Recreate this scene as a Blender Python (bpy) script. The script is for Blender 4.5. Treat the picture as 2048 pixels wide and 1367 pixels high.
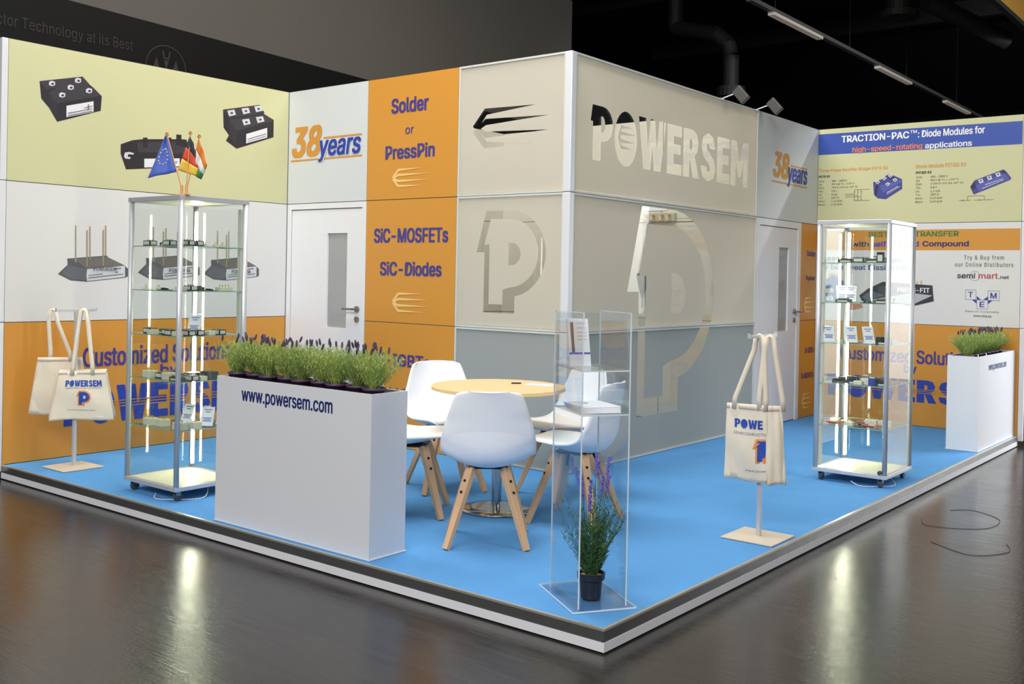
import bpy, math, random, json
from mathutils import Vector, Matrix
from mathutils.geometry import tessellate_polygon
R=math.radians
sc=bpy.context.scene
for o in list(bpy.data.objects): bpy.data.objects.remove(o)
col=sc.collection
# ------------------------------------------------------------------ camera, light, exposure
yaw,pitch,roll=2.2411,-0.0049,0.0194
cyw,syw,cp,sp=math.cos(yaw),math.sin(yaw),math.cos(pitch),math.sin(pitch)
F=Vector((cyw*cp,syw*cp,sp)); RR=Vector((syw,-cyw,0)); UU=RR.cross(F)
cr,sr=math.cos(roll),math.sin(roll)
cr_,ur_=cr*RR+sr*UU,-sr*RR+cr*UU
cd=bpy.data.cameras.new('camera'); cam=bpy.data.objects.new('camera',cd); col.objects.link(cam)
M=Matrix.Identity(4)
for i in range(3): M[i][0]=cr_[i]; M[i][1]=ur_[i]; M[i][2]=-F[i]
M[0][3],M[1][3],M[2][3]=2.2026,-3.4082,1.3883
cam.matrix_world=M
cd.sensor_width=36; cd.lens=35.964; cd.shift_y=-0.0587; cd.clip_end=200
sc.camera=cam
sc.view_settings.view_transform='Standard'; sc.view_settings.look='None'
sc.view_settings.gamma=1; sc.view_settings.exposure=0.0; sc.view_settings.use_curve_mapping=False
sc.cycles.transparent_max_bounces=40; sc.cycles.max_bounces=8; sc.cycles.sample_clamp_indirect=6
w=bpy.data.worlds.new('hall_light'); sc.world=w; w.use_nodes=True
w.node_tree.nodes['Background'].inputs[0].default_value=(.86,.93,1,1)
w.node_tree.nodes['Background'].inputs[1].default_value=0.10
def area(name,loc,target,sx,sy,power,color):
    l=bpy.data.lights.new(name,'AREA'); l.shape='RECTANGLE'; l.size=sx; l.size_y=sy; l.energy=power; l.color=color
    o=bpy.data.objects.new(name,l); col.objects.link(o); o.location=loc
    o.rotation_euler=(Vector(target)-Vector(loc)).to_track_quat('-Z','Y').to_euler(); return o
area('hall_lamps_front',(1.5,-8.5,7.2),(-2.5,3,1),9,3,1080,(1,.985,.96))
area('hall_lamps_side',(8.5,1.5,7.4),(-2.5,3.5,1),3,9,300,(1,.985,.96))
area('booth_lamps',(-2.2,.6,6.3),(-2.2,1.4,0),5.5,2.2,300,(1,.985,.96))
area('neighbour_lamps',(4,9.5,5.5),(4,13,1),5,1,2200,(.95,.98,1))
area('cabin_lamps',(-3.4,4.0,6.2),(-3.4,4.0,0),2.4,2.4,150,(1,.93,.82))
# ------------------------------------------------------------------ helpers
def lin(c):
    c=c/255.0
    return c/12.92 if c<=.04045 else ((c+.055)/1.055)**2.4
def rgb(r,g,b): return (lin(r),lin(g),lin(b),1)
MATS={}
def pm(name,c,rough=.5,metal=0.,var=.03,scale=12,bump=0.,bscale=80,spec=.5,emit=None,stretch=None,coat=0):
    if name in MATS: return MATS[name]
    m=bpy.data.materials.new(name); m.use_nodes=True; nt=m.node_tree; N=nt.nodes; L=nt.links
    p=N['Principled BSDF']; tc=N.new('ShaderNodeTexCoord'); src=tc.outputs['Object']
    if stretch:
        mp=N.new('ShaderNodeMapping'); mp.inputs['Scale'].default_value=stretch; L.new(src,mp.inputs[0]); src=mp.outputs[0]
    nz=N.new('ShaderNodeTexNoise'); nz.inputs['Scale'].default_value=scale; nz.inputs['Detail'].default_value=4; L.new(src,nz.inputs['Vector'])
    mx=N.new('ShaderNodeMix'); mx.data_type='RGBA'
    base=rgb(*c)
    mx.inputs[6].default_value=tuple(max(0,v*(1-var)) for v in base[:3])+(1,)
    mx.inputs[7].default_value=tuple(min(1,v*(1+var)) for v in base[:3])+(1,)
    L.new(nz.outputs[0],mx.inputs[0]); L.new(mx.outputs[2],p.inputs['Base Color'])
    p.inputs['Roughness'].default_value=rough; p.inputs['Metallic'].default_value=metal
    p.inputs['Specular IOR Level'].default_value=spec
    if coat: p.inputs['Coat Weight'].default_value=coat; p.inputs['Coat Roughness'].default_value=.08
    if bump:
        n2=N.new('ShaderNodeTexNoise'); n2.inputs['Scale'].default_value=bscale; n2.inputs['Detail'].default_value=6; L.new(src,n2.inputs['Vector'])
        b=N.new('ShaderNodeBump'); b.inputs['Strength'].default_value=bump; b.inputs['Distance'].default_value=.004
        L.new(n2.outputs[0],b.inputs['Height']); L.new(b.outputs[0],p.inputs['Normal'])
    if emit:
        p.inputs['Emission Color'].default_value=rgb(*emit[0]); p.inputs['Emission Strength'].default_value=emit[1]
    MATS[name]=m; return m
def glass(name,tint,ior=1.45,rough=0.0,body=0.0):
    if name in MATS: return MATS[name]
    m=bpy.data.materials.new(name); m.use_nodes=True; nt=m.node_tree; N=nt.nodes; L=nt.links
    N.remove(N['Principled BSDF']); out=N['Material Output']
    t=N.new('ShaderNodeBsdfTransparent'); t.inputs[0].default_value=rgb(*tint)
    g=N.new('ShaderNodeBsdfGlossy'); g.inputs['Roughness'].default_value=rough
    f=N.new('ShaderNodeFresnel'); ge=N.new('ShaderNodeNewGeometry'); im=N.new('ShaderNodeMapRange'); im.inputs[3].default_value=ior; im.inputs[4].default_value=1/ior; L.new(ge.outputs['Backfacing'],im.inputs[0]); L.new(im.outputs[0],f.inputs[0])
    mx=N.new('ShaderNodeMixShader'); L.new(f.outputs[0],mx.inputs[0]); L.new(t.outputs[0],mx.inputs[1]); L.new(g.outputs[0],mx.inputs[2])
    last=mx
    if body:
        d=N.new('ShaderNodeBsdfDiffuse'); d.inputs[0].default_value=(.9,.93,.92,1)
        m2=N.new('ShaderNodeMixShader'); m2.inputs[0].default_value=body; L.new(mx.outputs[0],m2.inputs[1]); L.new(d.outputs[0],m2.inputs[2]); last=m2
    L.new(last.outputs[0],out.inputs[0]); MATS[name]=m; return m
def film(name,c,tr=.35,through=.04):
    m=bpy.data.materials.new(name); m.use_nodes=True; nt=m.node_tree; N=nt.nodes; L=nt.links
    N.remove(N['Principled BSDF']); out=N['Material Output']
    nz=N.new('ShaderNodeTexNoise'); nz.inputs['Scale'].default_value=2
    mx=N.new('ShaderNodeMix'); mx.data_type='RGBA'; b=rgb(*c)
    mx.inputs[6].default_value=tuple(v*.97 for v in b[:3])+(1,); mx.inputs[7].default_value=b; L.new(nz.outputs[0],mx.inputs[0])
    d=N.new('ShaderNodeBsdfDiffuse'); t=N.new('ShaderNodeBsdfTranslucent'); x=N.new('ShaderNodeBsdfTransparent')
    L.new(mx.outputs[2],d.inputs[0]); L.new(mx.outputs[2],t.inputs[0])
    a=N.new('ShaderNodeMixShader'); a.inputs[0].default_value=tr; L.new(d.outputs[0],a.inputs[1]); L.new(t.outputs[0],a.inputs[2])
    e=N.new('ShaderNodeMixShader'); e.inputs[0].default_value=through; L.new(a.outputs[0],e.inputs[1]); L.new(x.outputs[0],e.inputs[2])
    L.new(e.outputs[0],out.inputs[0]); return m
class MB:
    def __init__(s): s.v=[]; s.f=[]
    def add(s,vs,fs):
        n=len(s.v); s.v+= [tuple(v) for v in vs]; s.f+=[tuple(i+n for i in f) for f in fs]; return s
    def box(s,a,b):
        x0,y0,z0=a; x1,y1,z1=b
        return s.add([(x0,y0,z0),(x1,y0,z0),(x1,y1,z0),(x0,y1,z0),(x0,y0,z1),(x1,y0,z1),(x1,y1,z1),(x0,y1,z1)],
          [(0,3,2,1),(4,5,6,7),(0,1,5,4),(1,2,6,5),(2,3,7,6),(3,0,4,7)])
    def bar(s,p,q,w,h=None,up=(0,0,1)):
        p,q=Vector(p),Vector(q); h=h or w; d=(q-p).normalized(); u=Vector(up)
        if abs(d.dot(u))>.98: u=Vector((1,0,0))
        a=d.cross(u).normalized(); b=a.cross(d)
        c=[]
        for e in (p,q):
            for i,j in ((-1,-1),(1,-1),(1,1),(-1,1)): c.append(e+a*i*w/2+b*j*h/2)
        return s.add(c,[(3,2,1,0),(4,5,6,7),(0,1,5,4),(1,2,6,5),(2,3,7,6),(3,0,4,7)])
    def taper(s,p,q,w0,h0,w1,h1,a):
        p,q=Vector(p),Vector(q); d=(q-p).normalized(); a=Vector(a); a=(a-d*a.dot(d)).normalized(); b=a.cross(d); c=[]
        for e,w,h in ((p,w0,h0),(q,w1,h1)):
            for i,j in ((-1,-1),(1,-1),(1,1),(-1,1)): c.append(e+a*i*w/2+b*j*h/2)
        return s.add(c,[(3,2,1,0),(4,5,6,7),(0,1,5,4),(1,2,6,5),(2,3,7,6),(3,0,4,7)])
    def cyl(s,p,q,r,r2=None,n=16,cap=True):
        p,q=Vector(p),Vector(q); r2=r if r2 is None else r2; d=(q-p).normalized(); u=Vector((0,0,1)) if abs(d.z)<.9 else Vector((1,0,0))
        a=d.cross(u).normalized(); b=a.cross(d); c=[]
        for e,rr in ((p,r),(q,r2)):
            for i in range(n): t=2*math.pi*i/n; c.append(e+(a*math.cos(t)+b*math.sin(t))*rr)
        f=[(i,(i+1)%n,n+(i+1)%n,n+i) for i in range(n)]
        if cap: f+= [tuple(reversed(range(n))),tuple(range(n,2*n))]
        return s.add(c,f)
    def lathe(s,prof,n=32,c=(0,0,0)):
        v=[];m=len(prof)
        for r,z in prof:
            for i in range(n): t=2*math.pi*i/n; v.append((c[0]+r*math.cos(t),c[1]+r*math.sin(t),c[2]+z))
        f=[(k*n+i,k*n+(i+1)%n,(k+1)*n+(i+1)%n,(k+1)*n+i) for k in range(m-1) for i in range(n)]
        return s.add(v,f)
    def tube(s,pts,r,n=8):
        for i in range(len(pts)-1): s.cyl(pts[i],pts[i+1],r,n=n)
        return s
    def ell(s,c,rx,ry,rz,n=8,m=5):
        v=[];
        for k in range(m+1):
            ph=math.pi*k/m
            for i in range(n): t=2*math.pi*i/n; v.append((c[0]+rx*math.sin(ph)*math.cos(t),c[1]+ry*math.sin(ph)*math.sin(t),c[2]-rz*math.cos(ph)))
        f=[(k*n+i,k*n+(i+1)%n,(k+1)*n+(i+1)%n,(k+1)*n+i) for k in range(m) for i in range(n)]
        return s.add(v,f)
    def grid(s,fn,nu,nv):
        v=[fn(i/nu,j/nv) for j in range(nv+1) for i in range(nu+1)]; W=nu+1
        return s.add(v,[(j*W+i,j*W+i+1,(j+1)*W+i+1,(j+1)*W+i) for j in range(nv) for i in range(nu)])
    def mesh(s,name,mat,smooth=False):
        me=bpy.data.meshes.new(name); me.from_pydata(s.v,[],s.f); me.materials.append(mat)
        if smooth:
            for p in me.polygons: p.use_smooth=True
        me.update(); return me
    def build(s,name,mat,parent=None,smooth=False,**kw):
        return mobj(name,s.mesh(name,mat,smooth),parent,**kw)
def mobj(name,me,parent=None,bevel=0,solid=0,sub=0,loc=None,rot=None,off=-1,label=None,wn=False):
    o=bpy.data.objects.new(name,me); col.objects.link(o)
    if parent: o.parent=parent
    if loc: o.location=loc
    if rot: o.rotation_euler=rot
    if solid: m=o.modifiers.new('solid','SOLIDIFY'); m.thickness=solid; m.offset=off
    if sub: m=o.modifiers.new('sub','SUBSURF'); m.levels=sub; m.render_levels=sub
    if bevel:
        m=o.modifiers.new('bevel','BEVEL'); m.width=bevel; m.segments=2; m.limit_method='ANGLE'; m.angle_limit=R(40)
    if label: o['label']=label
    return o
def tag(o,label,cat,group=None,kind=None):
    if label: o['label']=label
    if cat: o['category']=cat
    if group: o['group']=group
    if kind: o['kind']=kind
    return o
def thing(name,label,cat,loc=(0,0,0),rz=0,group=None):
    o=bpy.data.objects.new(name,None); col.objects.link(o); o.empty_display_size=.1
    o.location=loc; o.rotation_euler=(0,0,rz); return tag(o,label,cat,group)
def struct(name,label=None):
    o=bpy.data.objects.new(name,None); col.objects.link(o); o.empty_display_size=.1; o['kind']='structure'
    if label: o['label']=label
    return o
def copy_tree(o,parent=None,loc=None,rz=None,label=None,group=None):
    c=o.copy(); col.objects.link(c)
    if parent: c.parent=parent
    if loc is not None: c.location=loc
    if rz is not None: c.rotation_euler=(0,0,rz)
    if label: c['label']=label
    if group: c['group']=group
    for ch in o.children: copy_tree(ch,c)
    return c
def fill2d(loops):
    """one outer loop and its holes -> verts, tris (2D)"""
    ls=[[Vector((p[0],p[1],0)) for p in l] for l in loops]
    tr=tessellate_polygon(ls); v=[p for l in loops for p in l]
    out=[]
    for a,b,c in tr:
        A,B,C=v[a],v[b],v[c]
        if (B[0]-A[0])*(C[1]-A[1])-(B[1]-A[1])*(C[0]-A[0])<0: b,c=c,b
        out.append((a,b,c))
    return v,out
XL,YD,XG,YR=-5.036,2.483,-1.965,6.976
H1,H2,H3=.9994,1.995,2.991
def wmap(wall,u,v,k=1):
    e=.0009*k
    if wall=='L': return (XL+e,u,v)
    if wall=='G': return (XG+e,u,v)
    if wall=='D': return (u,YD-e,v)
    return (u,YR-e,v)
def poly(mb,wall,loops,k=1):
    v,t=fill2d(loops); mb.add([wmap(wall,a,b,k) for a,b in v],t); return mb
# ---- text
TC={}
import os
FONT=None
try:
    FONT=bpy.data.fonts.load(os.path.join(bpy.utils.system_resource('DATAFILES'),'fonts','Inter.woff2'))
except Exception: FONT=None
def text_raw(s,bold=0.0,shear=0.0,space=1.0):
    key=(s,bold,shear,space)
    if key in TC: return TC[key]
    c=bpy.data.curves.new('t','FONT'); c.body=s
    if FONT: c.font=FONT
    c.offset=0; c.shear=shear; c.resolution_u=3; c.space_character=space
    o=bpy.data.objects.new('t',c); me=o.to_mesh()
    v=[(p.co.x,p.co.y) for p in me.vertices]; f=[tuple(p.vertices) for p in me.polygons]
    o.to_mesh_clear(); bpy.data.objects.remove(o); bpy.data.curves.remove(c)
    x0=min(a for a,_ in v);x1=max(a for a,_ in v);y0=min(b for _,b in v);y1=max(b for _,b in v)
    v=[((a-x0)/(x1-x0),(b-y0)/(y1-y0)) for a,b in v]
    TC[key]=(v,f,(x1-x0)/(y1-y0)); return TC[key]
def text(mb,wall,s,rect,bold=.03,shear=0,k=3,space=1.0):
    v,f,_=text_raw(s,0,shear,space); x0,y0,x1,y1=rect; h=y1-y0; q=bold*h*.9
    for i,(du,dv) in enumerate(((-q,-q*.5),(q,q*.5),(-q,q*.5),(q,-q*.5)) if bold else ((0,0),)):
        for t_ in f:   # overlapping strokes of a letter get their own hair's breadth of ink
            kk=k+TR.random()*.4
            mb.add([wmap(wall,x0+q+(x1-x0-2*q)*v[j][0]+du,y0+q*.5+(h-q)*v[j][1]+dv,kk) for j in t_],[tuple(range(len(t_)))])
    return mb
TR=random.Random(3)
def boldtext(mb,s,rect,P,bold=.03):
    v,f,_=text_raw(s,0,0); x0,y0,x1,y1=rect; h=y1-y0; q=bold*h
    for i,(du,dv) in enumerate(((-q,-q*.5),(q,q*.5),(-q,q*.5),(q,-q*.5))):
        mb.add([P(x0+(x1-x0)*a+du,y0+h*b+dv,.00008*i) for a,b in v],f)
    return mb
# ---- the company's heavy lettering and marks as polygons
def arc(cx,cy,rx,ry,a0,a1,n=10): return [(cx+rx*math.cos(R(a0+(a1-a0)*i/n)),cy+ry*math.sin(R(a0+(a1-a0)*i/n))) for i in range(n+1)]
GL={
'P':(.78,[[(0,.70),(.06,1)]+arc(.42,.68,.36,.32,90,-90,12)+[(.36,.36),(.36,0),(.08,0),(.08,.70)]],[[(.36,.52),(.36,.82)]+arc(.40,.67,.1,.15,90,-90,6)]),
'O':(.84,[arc(.42,.5,.42,.52,0,350,28)],[]),
'W':(1.1,[[(0,1),(.28,1),(.37,.42),(.47,1),(.64,1),(.73,.42),(.82,1),(1.1,1),(.90,0),(.62,0),(.55,.48),(.48,0),(.20,0)]],[]),
'E':(.64,[[(0,1),(.62,1),(.62,.78),(.28,.78),(.28,.62),(.58,.62),(.58,.42),(.28,.42),(.28,.22),(.64,.22),(.64,0),(0,0)]],[]),
'R':(.74,[[(0,0),(0,1),(.42,1),(.60,.93),(.68,.75),(.64,.56),(.52,.46),(.74,0),(.44,0),(.31,.36),(.28,.36),(.28,0)]],[[(.28,.58),(.28,.8),(.36,.8),(.41,.69),(.36,.58)]]),
'S':(.72,[[(0,.30),(.27,.30),(.33,.19),(.42,.20),(.44,.28),(.38,.36),(.12,.5),(.02,.72),(.1,.92),(.34,1.02),(.58,.94),(.69,.69),(.42,.69),(.36,.80),(.28,.77),(.28,.68),(.36,.62),(.62,.47),(.72,.27),(.62,.06),(.35,-.02),(.08,.07)]],[]),
'M':(.92,[[(0,0),(0,1),(.28,1),(.46,.55),(.64,1),(.92,1),(.92,0),(.66,0),(.66,.55),(.53,.2),(.39,.2),(.26,.55),(.26,0)]],[])}
def logotype(word,rect):
    """-> list of (outer,holes) in wall units"""
    x=0; res=[]
    for ch in word:
        wd,o,h=GL[ch]; res.append((ch,[(x+a,b) for a,b in o[0]],[[(x+a,b) for a,b in hh] for hh in h])); x+=wd+.06
    x-=.06; x0,y0,x1,y1=rect
    g=lambda l:[(x0+(x1-x0)*a/x,y0+(y1-y0)*b) for a,b in l]
    return [(ch,g(o),[g(q) for q in hh]) for ch,o,hh in res]
COMB=[(.16,1.0),(.83,.97),(.18,.87),(.10,.64),(.16,.73),(1,.67),(.17,.59),(.09,.5),(.17,.41),(1,.34),(.16,.27),(.10,.36),(.18,.13),(.83,.04),(.16,0),(0,.42),(.03,.5),(0,.58)]
COMBF=[(.16,1.0),(.83,.965),(.19,.84),(.12,.64),(.17,.74),(1,.68),(.18,.58),(.11,.5),(.18,.42),(1,.33),(.17,.26),(.12,.36),(.19,.16),(.83,.035),(.16,0),(0,.42),(.03,.5),(0,.58)]
def comb(rect,shape=COMB):
    x0,y0,x1,y1=rect; return [(x0+(x1-x0)*a,y0+(y1-y0)*b) for a,b in shape]
def plogo(rect):
    n=lambda l:[(rect[0]+(rect[2]-rect[0])*(x-125)/770.,rect[1]+(rect[3]-rect[1])*(1-(y-120)/1180.)) for x,y in l]
    def A(cx,cy,rx,ry,a0,a1,k=14): return [(cx+rx*math.cos(R(a0+(a1-a0)*i/k)),cy-ry*math.sin(R(a0+(a1-a0)*i/k))) for i in range(k+1)]
    outer=[(125,600),(230,120)]+A(500,615,395,495,88,-80)+[(565,1100),(565,1300),(217,1300),(217,600)]
    inner=[(217,510),(285,217)]+A(490,610,325,393,88,-85)+[(500,1003),(430,1030),(430,1200),(275,1200),(275,510)]
    d=[(490,490)]+A(520,620,105,130,80,-80,8)+[(490,750)]
    return n(outer),n(inner),n(d)
# ------------------------------------------------------------------ materials
white=pm('panel_white',(218,217,214),.45,var=.012,scale=3)
coolw=pm('panel_cool_white',(208,211,210),.45,var=.012,scale=3)
orange=pm('panel_orange',(208,144,56),.42,var=.02,scale=3)
green=pm('panel_green',(202,201,156),.45,var=.02,scale=2)
alu=pm('aluminium',(206,208,214),.34,.35,var=.03,scale=30,stretch=(1,1,8))
aluw=pm('white_profile',(226,227,230),.35,.1,var=.02)
alud=pm('dark_aluminium',(132,133,134),.26,.75,var=.12,scale=9)
seam=pm('seam_grey',(96,96,92),.6)
blue=pm('print_blue',(38,62,160),.5); violet=pm('print_violet_blue',(66,60,138),.5); navy=pm('print_navy',(34,42,110),.5)
pblack=pm('print_black',(38,36,44),.5); 
PC={'b':pm('pr_b',(40,38,44),.5),'t':pm('pr_t',(58,55,62),.5),'t2':pm('pr_t2',(46,44,50),.5),'w':pm('pr_w',(222,222,226),.5),'s':pm('pr_s',(205,205,210),.5),'k':pm('pr_k',(90,90,96),.5),
'g':pm('pr_g',(88,90,96),.5),'gt':pm('pr_gt',(112,108,104),.5),'g2':pm('pr_g2',(100,102,108),.5),'gw':pm('pr_gw',(205,208,212),.5),'p':pm('pr_p',(172,160,128),.4,.3),
'B':pm('pr_B',(62,66,138),.5),'B2':pm('pr_B2',(34,34,70),.5),'B3':pm('pr_B3',(82,88,165),.5),'d':pm('pr_d',(52,52,62),.5),'d2':pm('pr_d2',(92,98,112),.5),'dl':pm('pr_dl',(176,180,186),.5),'o':pm('pr_o',(214,150,90),.5),'o2':pm('pr_o2',(196,140,120),.5),'B4':pm('pr_B4',(72,100,165),.5)}
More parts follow.
